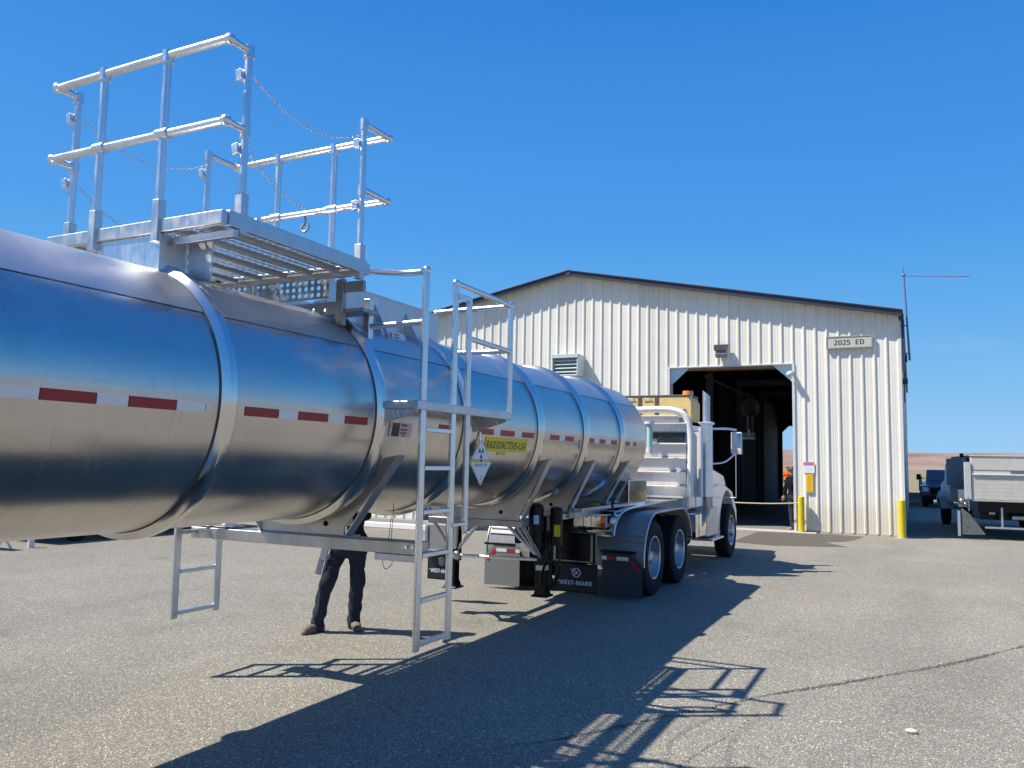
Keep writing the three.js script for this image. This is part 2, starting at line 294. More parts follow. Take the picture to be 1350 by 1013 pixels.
{
  const first = BR - 0.10 - 0.305 * 70;
  let n = 0;
  for (let x1 = BR - 0.03; x1 > BL + 0.05; ) {
    let x0 = Math.max(BL + 0.03, x1 - 0.915);
    for (const e of [DR, DL]) if (x0 < e - 0.02 && x1 > e + 0.02) x0 = e;
    const over = (x0 + x1) / 2 > DL && (x0 + x1) / 2 < DR;
    bag().add(sheet(x0, x1, () => over ? DT : 0.05, (x) => roofY(x) - 0.03, first), move(0, 0, BZ)).mesh('wall_panel', wallTones[(n * 7 + 3) % 3], hall); n++;
    x1 = x0;
  }
  for (const [side, X] of [[1, BR], [-1, BL]]) for (let k = 0; k < 26; k++) { // long side walls
    const g = sheet(0, 0.914, () => 0.05, () => EAVE - 0.05, 0.1);
    bag().add(g, move(X - side * 0.03, 0, side > 0 ? BZ - 0.09 - k * 0.92 : BZ - 0.09 - k * 0.92 - 0.914).multiply(rotY(side > 0 ? Math.PI / 2 : -Math.PI / 2))).mesh('side_wall_panel', M.wall, hall);
  }
  // rear wall with its own doorway
  const bk = bag(), o = [-6.58, -2.9, 4.08];
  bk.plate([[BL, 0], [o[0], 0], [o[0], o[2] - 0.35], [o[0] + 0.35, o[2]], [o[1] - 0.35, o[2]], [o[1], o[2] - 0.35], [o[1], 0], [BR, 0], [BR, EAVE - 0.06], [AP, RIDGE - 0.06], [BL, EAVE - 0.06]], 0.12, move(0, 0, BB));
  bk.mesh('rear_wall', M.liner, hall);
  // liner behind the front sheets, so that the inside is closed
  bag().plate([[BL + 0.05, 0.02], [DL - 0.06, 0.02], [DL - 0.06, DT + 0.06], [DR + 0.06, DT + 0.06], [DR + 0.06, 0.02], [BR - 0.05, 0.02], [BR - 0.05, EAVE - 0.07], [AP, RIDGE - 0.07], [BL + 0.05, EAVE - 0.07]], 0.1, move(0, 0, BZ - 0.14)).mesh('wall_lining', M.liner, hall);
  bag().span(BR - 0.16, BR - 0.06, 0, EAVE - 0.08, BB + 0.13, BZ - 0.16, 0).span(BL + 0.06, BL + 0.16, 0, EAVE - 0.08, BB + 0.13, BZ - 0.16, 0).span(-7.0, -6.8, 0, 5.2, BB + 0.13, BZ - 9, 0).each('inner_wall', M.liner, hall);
  // steel frames inside
  const fr = bag(); for (let z = BZ - 5.8; z > BB + 2; z -= 5.8) { for (const x of [BR - 0.35, -6.65]) fr.span(x - 0.12, x + 0.12, 0.02, 5.2, z - 0.08, z + 0.08); fr.span(-6.8, BR - 0.3, 5.25, 5.5, z - 0.08, z + 0.08); }
  fr.each('steel_frame', std(rgb(0.12, 0.13, 0.15), 0.6), hall);
  // roof sheets
  for (const s of [1, -1]) {
    const len = Math.hypot(BR - AP + 0.07, (RIDGE - EAVE) * (BR - AP + 0.07) / (BR - AP)), ang = Math.atan2(RIDGE - EAVE, BR - AP);
    const g = bag().box(len, 0.05, BZ - BB + 0.5, len / 2, 0.03, 0, 0, 0, 0, 0.01); for (let z = -11.8; z < 12; z += 0.61) g.box(len, 0.035, 0.03, len / 2, 0.072, z, 0, 0, 0, 0);
    const m4 = move(AP, RIDGE, (BZ + BB) / 2).multiply(rotY(s > 0 ? 0 : Math.PI)).multiply(rotZ(-ang));
    for (const q of g.g) q.applyMatrix4(m4);
    g.mesh('roof', std(rgb(0.42, 0.40, 0.37), 0.45, 0, { map: grime }), hall);
    // dark rake trim under the roof edge
    const t = bag().box(len - 0.004, 0.15, 0.05, len / 2 - 0.002, -0.055, 0).box(len - 0.01, 0.035, 0.08, len / 2 - 0.005, 0.03, 0.02);
    const m5 = move(AP, RIDGE, BZ + 0.27).multiply(rotY(s > 0 ? 0 : Math.PI)).multiply(move(0, 0, 0)).multiply(rotZ(-ang));
    { const g0 = t.g; t.g = []; for (const q of g0) t.add(q, s > 0 ? m5 : move(AP, RIDGE, BZ + 0.27).multiply(new THREE.Matrix4().makeScale(-1, 1, 1)).multiply(rotZ(-ang))); }
    t.mesh('rake_trim', M.trimDark, hall);
  }
  bag().span(AP - 0.09, AP + 0.09, RIDGE - 0.14, RIDGE + 0.055, BZ + 0.24, BZ + 0.315).mesh('ridge_cap', M.trimDark, hall);
  // eave gutter and downpipe on the right side, corner trim
  bag().span(BR + 0.0, BR + 0.09, EAVE - 0.2, EAVE - 0.06, BB, BZ + 0.2).mesh('gutter', M.trimDark, hall);
  bag().span(BR + 0.02, BR + 0.1, EAVE - 1.6, EAVE - 0.225, BZ - 0.02, BZ + 0.05).mesh('downpipe', M.trimDark, hall);
  bag().span(BR - 0.03, BR + 0.012, 0.05, EAVE - 0.23, BZ - 0.08, BZ + 0.045).mesh('corner_trim', M.trimWhite, hall);
  // concrete footing strip
  bag().span(BL, DL - 0.6, -0.1, 0.045, BZ - 0.06, BZ + 0.02).span(DR + 0.6, BR + 0.02, -0.1, 0.045, BZ - 0.06, BZ + 0.02).each('footing', M.concrete, hall);
  // door surround with gusseted corners, roll-up door rolled into its drum
  const df = bag();
  df.span(DL - 0.02, DL + 0.05, 0.03, DT + 0.02, BZ - 0.34, BZ + 0.036).span(DR - 0.05, DR + 0.02, 0.03, DT + 0.02, BZ - 0.34, BZ + 0.036);
  df.span(DL + 0.052, DR - 0.052, DT - 0.02, DT + 0.02, BZ - 0.34, BZ + 0.034);
  df.mesh('door_frame', M.trimWhite, hall);
  for (const [x, s] of [[DL + 0.052, 1], [DR - 0.052, -1]]) bag().plate([[x, DT - 0.022], [x + s * 0.55, DT - 0.022], [x, DT - 0.52]], 0.03, move(0, 0, BZ - 0.16)).mesh('corner_gusset', std(rgb(0.50, 0.66, 0.80), 0.4), hall);
  bag().tube([DL + 0.15, DT + 0.34, BZ - 0.62], [DR - 0.15, DT + 0.34, BZ - 0.62], 0.24, 20).mesh('roll_up_door', std(rgb(0.25, 0.25, 0.24), 0.5, 0.4), hall);
  bag().span(DL + 0.3, DR - 0.5, DT - 0.09, DT - 0.024, BZ - 0.26, BZ - 0.2).mesh('door_seal', std(rgb(0.22, 0.14, 0.08), 0.7), hall);
  // pipework and hose reel on the inner wall
  const pw = bag(); pw.pipe([[-6.2, 4.8, -27], [-5.6, 4.5, -28], [-5.2, 4.3, -29.6], [-5.1, 4.2, -31]], 0.03); for (let k = 0; k < 4; k++) pw.add(new THREE.TorusGeometry(0.32 - k * 0.05, 0.03, 8, 24), move(-5.2, 3.9 - k * 0.05, -30 - k * 0.1).multiply(rotY(0.4))); pw.tube([-5.25, 3.0, -29.8], [-5.25, 3.6, -29.8], 0.06).tube([-5.1, 3.0, -29.8], [-5.1, 3.6, -29.8], 0.03).span(-5.4, -5.0, 2.86, 3.0, -29.9, -29.6);
  pw.mesh('hose_reel', std(rgb(0.16, 0.17, 0.19), 0.4, 0.5), hall);
  bag().span(-5.42, -5.0, 2.75, 2.85, -29.95, -29.55).span(-5.2, -5.12, 2.851, 3.1, -29.55, -29.5).mesh('wall_bracket', std(rgb(0.45, 0.55, 0.62), 0.4), hall);
}
// ---- things fixed to the building or standing by it
function textTexture(w, h, draw) { const cv = document.createElement('canvas'); cv.width = w; cv.height = h; const c = cv.getContext('2d'); draw(c, w, h); const t = new THREE.CanvasTexture(cv); t.colorSpace = THREE.SRGBColorSpace; return t; }
// printed face lying in x-y at z, facing +z
function printed(name, x0, x1, y0, y1, z, tex, parent, rough = 0.5) {
  const g = new THREE.PlaneGeometry(x1 - x0, y1 - y0).translate((x0 + x1) / 2, (y0 + y1) / 2, z);
  const b = bag(); b.keep = true; b.add(g); return b.mesh(name, new THREE.MeshStandardMaterial({ map: tex, roughness: rough }), parent);
}
{
  const o = thing('building_number_sign', 'framed grey sign reading 2025 ED high on the wall near the building corner', 'sign', [-1.49, 5.14, BZ]);
  bag().span(-2.07, -0.91, 5.145, 5.455, BZ + 0.035, BZ + 0.09).mesh('board', std(rgb(0.52, 0.50, 0.44), 0.5), o);
  const f = bag(); f.span(-2.09, -0.89, 5.44, 5.475, BZ + 0.04, BZ + 0.105).span(-2.09, -0.89, 5.125, 5.16, BZ + 0.04, BZ + 0.105).span(-2.09, -2.055, 5.161, 5.439, BZ + 0.04, BZ + 0.104).span(-0.925, -0.89, 5.161, 5.439, BZ + 0.04, BZ + 0.104);
  f.each('frame', std(rgb(0.30, 0.30, 0.27), 0.5), o);
  printed('lettering', -2.05, -0.93, 5.165, 5.435, BZ + 0.0925, textTexture(512, 124, (c, w, h) => { c.fillStyle = '#bdbbae'; c.fillRect(0, 0, w, h); c.fillStyle = '#2d3038'; c.font = 'bold 92px sans-serif'; c.textAlign = 'center'; c.textBaseline = 'middle'; c.fillText('2025  ED', w / 2, h / 2 + 4); }), o);
}
{
  const o = thing('wall_light', 'dark boxy floodlight on the wall above the doorway', 'light fitting', [-4.98, 5.19, BZ]);
  bag().box(0.36, 0.17, 0.3, -4.98, 5.29, BZ + 0.23, 0.15).mesh('housing', std(rgb(0.10, 0.10, 0.12), 0.5), o);
  bag().box(0.33, 0.2, 0.2, -4.98, 5.12, BZ + 0.2, -0.5).mesh('lens', std(rgb(0.30, 0.30, 0.32), 0.25), o);
  bag().box(0.12, 0.2, 0.12, -4.98, 5.18, BZ + 0.09).mesh('bracket', std(rgb(0.12, 0.12, 0.13), 0.6), o);
}
{
  const o = thing('exhaust_vent', 'pale louvred exhaust vent box on the wall above the tank', 'vent', [-9.86, 4.6, BZ]), m = std(rgb(0.60, 0.68, 0.68), 0.45, 0, { map: grime });
  const b = bag(); b.span(-10.26, -9.36, 5.12, 5.24, BZ + 0.04, BZ + 0.62).span(-9.40, -9.36, 4.55, 5.118, BZ + 0.04, BZ + 0.6).span(-10.26, -10.22, 4.55, 5.118, BZ + 0.04, BZ + 0.6).span(-10.218, -9.402, 4.55, 5.118, BZ + 0.04, BZ + 0.08).span(-10.218, -9.402, 4.55, 4.6, BZ + 0.082, BZ + 0.58);
  b.mesh('casing', m, o);
  for (let k = 0; k < 4; k++) bag().box(0.81, 0.025, 0.14, -9.81, 4.7 + k * 0.12, BZ + 0.5, 0.6).mesh('louvre', m, o);
}
{
  const o = thing('dome_camera', 'small white dome camera at the upper corner of the doorway', 'camera', [-3.05, 4.45, BZ + 0.05]);
  bag().ball(-3.06, 4.44, BZ + 0.2, 0.095, 1, 0.9, 1).mesh('dome', M.trimWhite, o);
  bag().tube([-3.0, 4.5, BZ + 0.04], [-3.05, 4.5, BZ + 0.17], 0.04).mesh('arm', M.trimWhite, o);
}
{
  const o = thing('notice_board', 'pink and white notice fixed above the yellow notice beside the doorway', 'sign', [-2.6, 1.64, BZ]);
  bag().span(-2.75, -2.45, 1.65, 1.97, BZ + 0.035, BZ + 0.05).mesh('panel', M.trimWhite, o);
  printed('print', -2.745, -2.455, 1.655, 1.965, BZ + 0.0525, textTexture(128, 128, (c, w, h) => { c.fillStyle = '#e9e6ea'; c.fillRect(0, 0, w, h); c.fillStyle = '#c77fa8'; c.fillRect(0, 0, w, 44); c.fillStyle = '#a95f8c'; c.fillRect(10, 14, 108, 6); c.fillRect(24, 28, 80, 5); c.fillStyle = '#b9bcc8'; for (const y of [62, 76, 90, 104]) c.fillRect(14, y, 96, 4); }), o);
  const q = thing('warning_notice', 'tall yellow notice on the wall under the pink and white one', 'sign', [-2.58, 1.1, BZ]);
  bag().span(-2.68, -2.49, 1.12, 1.63, BZ + 0.035, BZ + 0.047).mesh('panel', M.yellow, q);
  printed('print', -2.677, -2.493, 1.123, 1.627, BZ + 0.0495, textTexture(96, 256, (c, w, h) => { c.fillStyle = '#e3b324'; c.fillRect(0, 0, w, h); c.fillStyle = '#c4921a'; for (let y = 26; y < 240; y += 26) c.fillRect(16, y, 62 - (y % 3) * 8, 9); }), q);
}
function bollard(x, z, label) {
  const o = thing('bollard', label, 'bollard', [x, 0, z], 'yellow bollards at the building front');
  bag().tube([x, 0, z], [x, 0.98, z], 0.088, 28).mesh('post', M.yellow, o);
  bag().ball(x, 0.98, z, 0.088, 1, 0.42, 1, 24).mesh('cap', M.yellow, o);
  bag().tube([x, -0.02, z], [x, 0.018, z], 0.16, 24).mesh('base', M.concrete, o);
}
bollard(-2.80, -24.0, 'yellow steel bollard beside the doorway with a rope tied to it');
bollard(-0.28, -23.97, 'yellow steel bollard at the outer corner of the metal building');
single('barrier_rope', bag().pipe([[-6.55, 0.86, -23.95], [-5.6, 0.8, -23.97], [-4.5, 0.765, -23.97], [-3.6, 0.775, -23.98], [-2.82, 0.82, -23.98]], 0.016, 8, 50), std(rgb(0.55, 0.47, 0.28), 0.8), 'thin pale rope stretched across the doorway at waist height', 'rope');
{
  const o = thing('roof_antenna', 'thin mast with a long horizontal aerial arm on the corner of the metal building', 'antenna', [-0.05, 4.8, -24.55]), m = std(rgb(0.16, 0.17, 0.24), 0.5, 0.4);
  bag().tube([0.01, 4.78, -24.55], [-0.085, 7.2, -24.55], 0.03, 10, 0.022).mesh('mast', m, o);
  bag().tube([-0.14, 7.155, -24.55], [1.5, 7.0, -24.55], 0.016, 8).mesh('arm', std(rgb(0.26, 0.20, 0.26), 0.5, 0.3), o);
  bag().tube([-0.085, 7.1, -24.55], [-0.09, 7.4, -24.55], 0.012, 8).ball(-0.085, 7.16, -24.55, 0.045).mesh('tip', m, o);
  bag().tube([-0.2, 5.76, -24.5], [-0.03, 5.74, -24.55], 0.018, 8).tube([-0.2, 4.98, -24.5], [0.0, 4.97, -24.55], 0.018, 8).each('bracket', m, o);
}
for (const [y, s, l] of [[4.83, 0.2, 'upper dark box on the shaded side wall under the aerial'], [4.2, 0.15, 'lower dark box on the shaded side wall under the aerial']]) {
  const o = thing('junction_box', l, 'junction box', [BR, y - 0.1, -24.5]);
  bag().box(0.13, s, 0.16, BR + 0.085, y, -24.5).mesh('case', M.trimDark, o);
  bag().tube([BR + 0.06, y - s / 2 - 0.5, -24.5], [BR + 0.06, y - s / 2, -24.5], 0.016, 8).mesh('conduit', M.trimDark, o);
}

// ---------------------------------------------------------------- the tank trailer
const TX = -4.46, TY = 2.195, TR = 0.835;
const sheen = dataTex(1024, 512, (i, j) => grey(0.42 + 0.07 * (fbm(i / 3, j / 60, 101, 3, 0) - 0.5) + 0.16 * (fbm(i / 90, j / 90, 103, 3) - 0.5) + 0.06 * smooth(0.6, 0.85, fbm(i / 7, j / 150, 107, 3))), {});
const dull = dataTex(1024, 512, (i, j) => { const run = smooth(0.6, 0.85, fbm(i / 7, j / 150, 107, 3)), v = 0.93 + 0.14 * (fbm(i / 90, j / 40, 105, 4) - 0.5) + 0.03 * (hash2(i >> 1, 0, 9) - 0.5) - 0.04 * run; return [v, v * (1 - 0.01 * run), v * (0.995 - 0.03 * run)]; }, {});
M.tank = new THREE.MeshPhysicalMaterial({ color: rgb(0.605, 0.58, 0.57), metalness: 1, roughness: 0.56, roughnessMap: sheen, map: dull });
M.tankTop = new THREE.MeshPhysicalMaterial({ color: rgb(0.66, 0.66, 0.67), metalness: 1, roughness: 1.0, roughnessMap: sheen, map: dull });
M.ring = new THREE.MeshPhysicalMaterial({ color: rgb(0.68, 0.67, 0.655), metalness: 1, roughness: 0.38, roughnessMap: sheen });
const studs = dataTex(256, 256, (i, j) => { const x = (i % 16) / 16 - 0.5, y = ((j + ((i >> 4) % 2) * 8) % 16) / 16 - 0.5; return grey(clamp(1.4 - 9 * (x * x + y * y))); }, { repeat: [10, 5] });
M.grip = new THREE.MeshPhysicalMaterial({ color: rgb(0.60, 0.60, 0.60), metalness: 1, roughness: 0.9, roughnessMap: sheen, map: dull, bumpMap: studs, bumpScale: 0.0035 });
M.rim = std(rgb(0.55, 0.56, 0.58), 0.85, 1, { roughnessMap: scuffs, map: grime });
M.joint = std(rgb(0.10, 0.085, 0.07), 0.7, 0.4);
M.saddle = std(rgb(0.56, 0.54, 0.52), 0.9, 1, { roughnessMap: scuffs, map: grime });
// a curved patch of the tank: z0..z1, angles in degrees from the right-hand side upwards
function curved(z0, z1, a0, a1, r, thick = 0.002, seg = 24, zs = 1) {
  const pos = [], nor = [], uv = [], idx = [];
  const put = (a, z, q, n) => { pos.push(TX + q * Math.cos(a), TY + q * Math.sin(a), z); nor.push(n * Math.cos(a), n * Math.sin(a), 0); uv.push((z - z0) / (z1 - z0), (a - a0 * Math.PI / 180) / ((a1 - a0) * Math.PI / 180)); };
  for (const [q, n] of [[r, 1], [r - thick, -1]]) {
    const base = pos.length / 3;
    for (let i = 0; i <= seg; i++) for (let k = 0; k <= zs; k++) put((a0 + (a1 - a0) * i / seg) * Math.PI / 180, z0 + (z1 - z0) * k / zs, q, n);
    for (let i = 0; i < seg; i++) for (let k = 0; k < zs; k++) { const A = base + i * (zs + 1) + k, B = A + 1, C = A + zs + 1, D = C + 1; if (n > 0 === z1 < z0) idx.push(A, B, C, B, D, C); else idx.push(A, C, B, B, C, D); }
  }
  const g = new THREE.BufferGeometry(); g.setAttribute('position', new THREE.Float32BufferAttribute(pos, 3)); g.setAttribute('normal', new THREE.Float32BufferAttribute(nor, 3)); g.setAttribute('uv', new THREE.Float32BufferAttribute(uv, 2)); g.setIndex(idx); return g;
}
// a hoop round the tank with a profile of [z offset, radius]
function hoop(z, profile, seg = 144) {
  const g = new THREE.LatheGeometry(profile.map(([dz, r]) => new THREE.Vector2(r, dz)), seg); g.rotateX(-Math.PI / 2); // lathe axis y -> -z
  g.translate(TX, TY, z); return g;
}
const ZR = 1.0, ZF = -12.0; // tank ends
const trailer = thing('tank_trailer', 'long polished stainless steel tank trailer with work platform, chains and ladders on top', 'tank trailer', [TX, 0, -6]);
const part = (name, b, m, p = trailer) => b.mesh(name, m, p);
{
  // shell: small irregularities so that reflections are not those of a perfect cylinder; domed front end
  const NA = 200, ring = [], pos = [], uv = [], idx = [];
  for (let z = ZR; z > ZF; z -= 0.06) ring.push([z, TR]); ring.push([ZF, TR]);
  for (let k = 1; k <= 14; k++) { const t = k / 14 * Math.PI / 2; ring.push([ZF - 0.30 * Math.sin(t), Math.max(0.0005, TR * Math.cos(t) ** 0.8)]); }
  for (let k = 1; k <= 10; k++) { const t = k / 10 * Math.PI / 2; ring.unshift([ZR + 0.3 * Math.sin(t), Math.max(0.0005, TR * Math.cos(t) ** 0.8)]); }
  ring.forEach(([z, r], j) => { for (let i = 0; i <= NA; i++) { const a = i / NA * 2 * Math.PI, w = r > 0.7 ? 0.0022 * (fbm(Math.cos(a) * 1.2 + 4, z * 0.8 + Math.sin(a) * 1.2, 121, 2) - 0.5) + 0.0004 * (vnoise(Math.cos(a) * 4 + 9, z * 3 + Math.sin(a) * 4, 125) - 0.5) : 0; pos.push(TX + (r + w) * Math.cos(a), TY + (r + w) * Math.sin(a), z); uv.push(z / 2.5, a * TR / 1.25); if (i && j) { const A = (j - 1) * (NA + 1) + i - 1, B = A + 1, C = A + NA + 1, D = C + 1; idx.push(A, C, B, B, C, D); } } });
  const g = new THREE.BufferGeometry(); g.setAttribute('position', new THREE.Float32BufferAttribute(pos, 3)); g.setAttribute('uv', new THREE.Float32BufferAttribute(uv, 2)); g.setIndex(idx); g.computeVertexNormals();
  const b = bag(); b.keep = true; b.add(g); part('tank_shell', b, M.tank);
  // brushed top sheets over the crown, one per bay
  const bays = [[ZR, -3.49], [-3.61, -5.02], [-5.16, -6.36], [-6.48, -7.98], [-8.12, -9.35], [-9.49, -10.75], [-10.89, ZF + 0.02]];
  for (const [z0, z1] of bays) {
    const gg = curved(z0, z1, 37, 143, TR + 0.004, 0.003, 60, 24), u = gg.attributes.uv, p = gg.attributes.position; for (let i = 0; i < u.count; i++) u.setXY(i, p.getZ(i) / 2.5, Math.atan2(p.getY(i) - TY, p.getX(i) - TX) * TR / 1.25);
    const t = bag(); t.keep = true; t.add(gg); part('top_sheet', t, z0 === -3.61 ? M.grip : M.tankTop);
  }
  for (const z of [-3.55, -5.09, -6.42, -8.05, -9.42, -10.82]) {
    const w = z === -3.55 ? 0.056 : 0.05, h = 0.05;
    const q = bag(); q.add(hoop(z, [[-w - 0.004, TR - 0.01], [-w, TR + 0.006], [-w * 0.5, TR + h * 0.94], [-w * 0.38, TR + h], [w * 0.38, TR + h], [w * 0.5, TR + h * 0.94], [w, TR + 0.006], [w + 0.004, TR - 0.01]]));
    for (const k of [1, -1]) part('ring_joint', bag().add(hoop(z + k * (w + 0.010), [[-0.005, TR - 0.004], [-0.004, TR + 0.0052], [0.004, TR + 0.0052], [0.005, TR - 0.004]])), M.joint);
    part('stiffener_ring', q, M.ring);
  }
  // fine weld seams
  for (const z of [-0.9, -2.05]) part('weld_seam', bag().add(hoop(z, [[-0.008, TR - 0.002], [0, TR + 0.0025], [0.008, TR - 0.002]])), M.ring);
}
{ // reflective tape
  const A0 = -7.2, A1 = -3.3;
  const red = [[-2.395, -2.685], [-2.875, -3.175], [-3.69, -3.98], [-4.17, -4.47], [-4.66, -4.93], [-5.95, -6.18], [-6.68, -6.96], [-7.11, -7.42], [-7.6, -7.9], [-8.35, -8.6], [-8.77, -9.04], [-9.53, -9.74], [-9.93, -10.16], [-10.38, -10.62], [-10.96, -11.2], [-11.34, -11.5]];
  const white = [[-1.9, -2.39], [-2.69, -2.87], [-3.18, -3.38], [-3.985, -4.165], [-4.475, -4.655], [-6.965, -7.105], [-7.425, -7.595], [-8.605, -8.765], [-9.745, -9.925], [-10.165, -10.375], [-11.205, -11.335]];
  for (const [l, m] of [[red, M.red], [white, M.tapeWhite]]) for (const [a, c] of l) part(m === M.red ? 'red_tape' : 'white_tape', bag().add(curved(a, c, A0, A1, TR + 0.0035, 0.003, 4)), m);
  part('small_plate', bag().add(curved(-3.385, -3.425, A0 + 1, A1 - 0.5, TR + 0.004, 0.003, 3)), M.tapeWhite);
}
function decal(name, z0, z1, a0, a1, tex) { const b = bag(); b.keep = true; b.add(curved(z0, z1, a0, a1, TR + 0.0045, 0.003, 10)); return part(name, b, new THREE.MeshStandardMaterial({ map: tex, roughness: 0.45 })); }
decal('radioactive_label', -6.82, -7.76, -18.2, -8.4, textTexture(768, 116, (c, w, h) => { c.fillStyle = '#e0cb2c'; c.fillRect(0, 0, w, h); c.fillStyle = '#23241c'; c.font = 'bold 84px sans-serif'; c.textAlign = 'center'; c.textBaseline = 'middle'; c.save(); c.translate(w / 2, h / 2 + 4); c.scale(730 / Math.max(10, c.measureText('RADIOACTIVE-LSA').width), 1); c.fillText('RADIOACTIVE-LSA', 0, 0); c.restore(); }));
decal('sub_label', -7.12, -7.32, -20.4, -18.8, textTexture(128, 16, (c, w, h) => { c.fillStyle = '#cfc63a'; c.fillRect(0, 0, w, h); }));
decal('safety_label', -5.22, -5.53, -12.2, -4.4, textTexture(256, 96, (c, w, h) => { c.fillStyle = '#cfc8c6'; c.fillRect(0, 0, w, h); c.fillStyle = '#20242e'; c.fillRect(28, 4, 84, 88); c.fillStyle = '#7d2a34'; c.fillRect(34, 6, 66, 22); c.fillStyle = '#343a44'; c.fillRect(34, 44, 66, 10); c.fillStyle = '#a33a48'; c.fillRect(128, 8, 70, 16); c.fillRect(122, 38, 84, 14); c.fillRect(126, 62, 76, 12); c.fillRect(146, 80, 36, 8); }));
decal('number_label', -9.24, -9.33, -13, -5.5, textTexture(64, 96, (c, w, h) => { c.fillStyle = '#bdbab4'; c.fillRect(0, 0, w, h); c.fillStyle = '#3a3c40'; c.font = 'bold 40px sans-serif'; c.fillText('2', 20, 40); c.fillText('5', 20, 86); }));
{ // diamond placard hanging flat
  const cy = 1.83, cz = -6.68, hw = 0.21, hh = 0.215, px = -3.605;
  const pl = part('placard', bag().plate([[cz - hw, cy], [cz, cy - hh], [cz + hw, cy], [cz, cy + hh]], 0.006, onX(px - 0.007)), M.alu);
  const tex = textTexture(384, 384, (c, w) => {
    c.fillStyle = '#dfe2e4'; c.fillRect(0, 0, w, w); c.fillStyle = '#d9b25a'; c.fillRect(0, w * 0.435, w, w * 0.075);
    c.fillStyle = '#2a2b2e'; const tx = w / 2, ty = w * 0.30; for (let k = 0; k < 3; k++) { const a = -Math.PI / 2 + Math.PI + k * 2 * Math.PI / 3; c.beginPath(); c.arc(tx, ty, 48, a - Math.PI / 6, a + Math.PI / 6); c.lineTo(tx, ty); c.closePath(); c.fill(); }
    c.fillStyle = '#dfe2e4'; c.beginPath(); c.arc(tx, ty, 13, 0, 7); c.fill(); c.fillStyle = '#2a2b2e'; c.beginPath(); c.arc(tx, ty, 8, 0, 7); c.fill();
    c.textAlign = 'center'; c.textBaseline = 'middle'; c.fillRect(tx - 16, w * 0.445, 32, 22); c.font = 'bold 34px sans-serif'; c.fillText('RADIOACTIVE', w / 2, w * 0.565, 270); c.font = 'bold 52px sans-serif'; c.fillText('7', w / 2, w * 0.84);
    c.strokeStyle = '#4c4e52'; c.lineWidth = 4; c.beginPath(); c.moveTo(w / 2, 14); c.lineTo(w - 14, w / 2); c.lineTo(w / 2, w - 14); c.lineTo(14, w / 2); c.closePath(); c.stroke();
  });
  const g = new THREE.BufferGeometry();
  g.setAttribute('position', new THREE.Float32BufferAttribute([px, cy, cz + hw, px, cy - hh, cz, px, cy, cz - hw, px, cy, cz + hw, px, cy, cz - hw, px, cy + hh, cz], 3));
  g.setAttribute('uv', new THREE.Float32BufferAttribute([0, 0.5, 0.5, 0, 1, 0.5, 0, 0.5, 1, 0.5, 0.5, 1], 2)); g.computeVertexNormals();
  const b = bag(); b.keep = true; b.add(g); b.mesh('print', new THREE.MeshStandardMaterial({ map: tex, roughness: 0.4 }), pl);
  part('placard_bracket', bag().span(px - 0.02, px - 0.012, cy - 0.06, cy + 0.28, cz - 0.015, cz + 0.015).span(px - 0.1, px - 0.012, cy + 0.1, cy + 0.13, cz - 0.012, cz + 0.012), M.alu);
}
// ---- saddles: plates that carry the tank, sloped outer edge, bolt eyes, bottom flange
for (const [z, yb, hw, far] of [[-5.24, 1.235, 0.36, 1], [-8.15, 1.19, 0.5, 1], [-9.55, 1.22, 0.5, 0], [-10.92, 1.3, 0.5, 0]]) {
  const a1 = -24 * Math.PI / 180, n = 22, arc = [];
  for (let i = 0; i <= n; i++) { const a = a1 + (Math.PI - 2 * a1) * 0 + (-Math.PI - 2 * a1) * i / n; arc.push([TX + (TR + 0.012) * Math.cos(a), TY + (TR + 0.012) * Math.sin(a)]); }
  const out = [[TX - (TR + 0.07), TY + (TR + 0.03) * Math.sin(a1) + 0.03], [TX - hw - 0.06, yb + 0.06], [TX - hw - 0.06, yb], [TX + hw + 0.06, yb], [TX + hw + 0.06, yb + 0.06], [TX + (TR + 0.07), TY + (TR + 0.03) * Math.sin(a1) + 0.03]];
  const eye = (x) => circle(x, yb + 0.085, 0.028, 10, 0.8);
  part('saddle_plate', bag().plate([...arc, ...out], 0.014, move(0, 0, z - 0.007), 0, [eye(TX + hw * 0.66), eye(TX - hw * 0.66)]), M.saddle);
  for (const s of [1, -1]) part('eye_pocket', bag().tube([TX + s * hw * 0.66, yb + 0.085, z - 0.03], [TX + s * hw * 0.66, yb + 0.085, z - 0.012], 0.04, 14), M.black);
  for (const s of [1, -1]) { // sloped flange along the outer edge
    const p = V(TX + s * (TR + 0.07), TY + (TR + 0.03) * Math.sin(a1) + 0.03, z), q = V(TX + s * (hw + 0.07), yb, z), d = q.clone().sub(p), m = p.clone().add(q).multiplyScalar(0.5);
    part('saddle_flange', bag().box(0.012, d.length(), 0.10, m.x + s * 0.008, m.y, z - 0.03, 0, 0, Math.atan2(d.x, -d.y)), M.aluDull);
    part('saddle_gusset', bag().span(TX + s * (hw - 0.02) - 0.006, TX + s * (hw - 0.02) + 0.006, yb + 0.01, yb + 0.24, z - 0.13, z - 0.009), M.ring);
  }
  part('saddle_foot', bag().span(TX - hw - 0.1, TX + hw + 0.1, yb - 0.075, yb - 0.002, z - 0.16, z + 0.03), M.steelDark);
}
// cross beam joining the two ladders
bag().span(-5.66, -3.33, 1.13, 1.225, -5.36, -5.19, 0.008).each('cross_beam', M.saddle, trailer);
bag().span(-5.64, -5.2, 1.235, 1.262, -5.36, -5.22).span(-3.72, -3.34, 1.075, 1.128, -5.3, -5.2).each('cross_beam', M.aluDull, trailer);
for (const x of [-3.42, -3.36]) part('bolt', bag().tube([x, 1.19, -5.192], [x, 1.19, -5.176], 0.013, 8), M.alu);
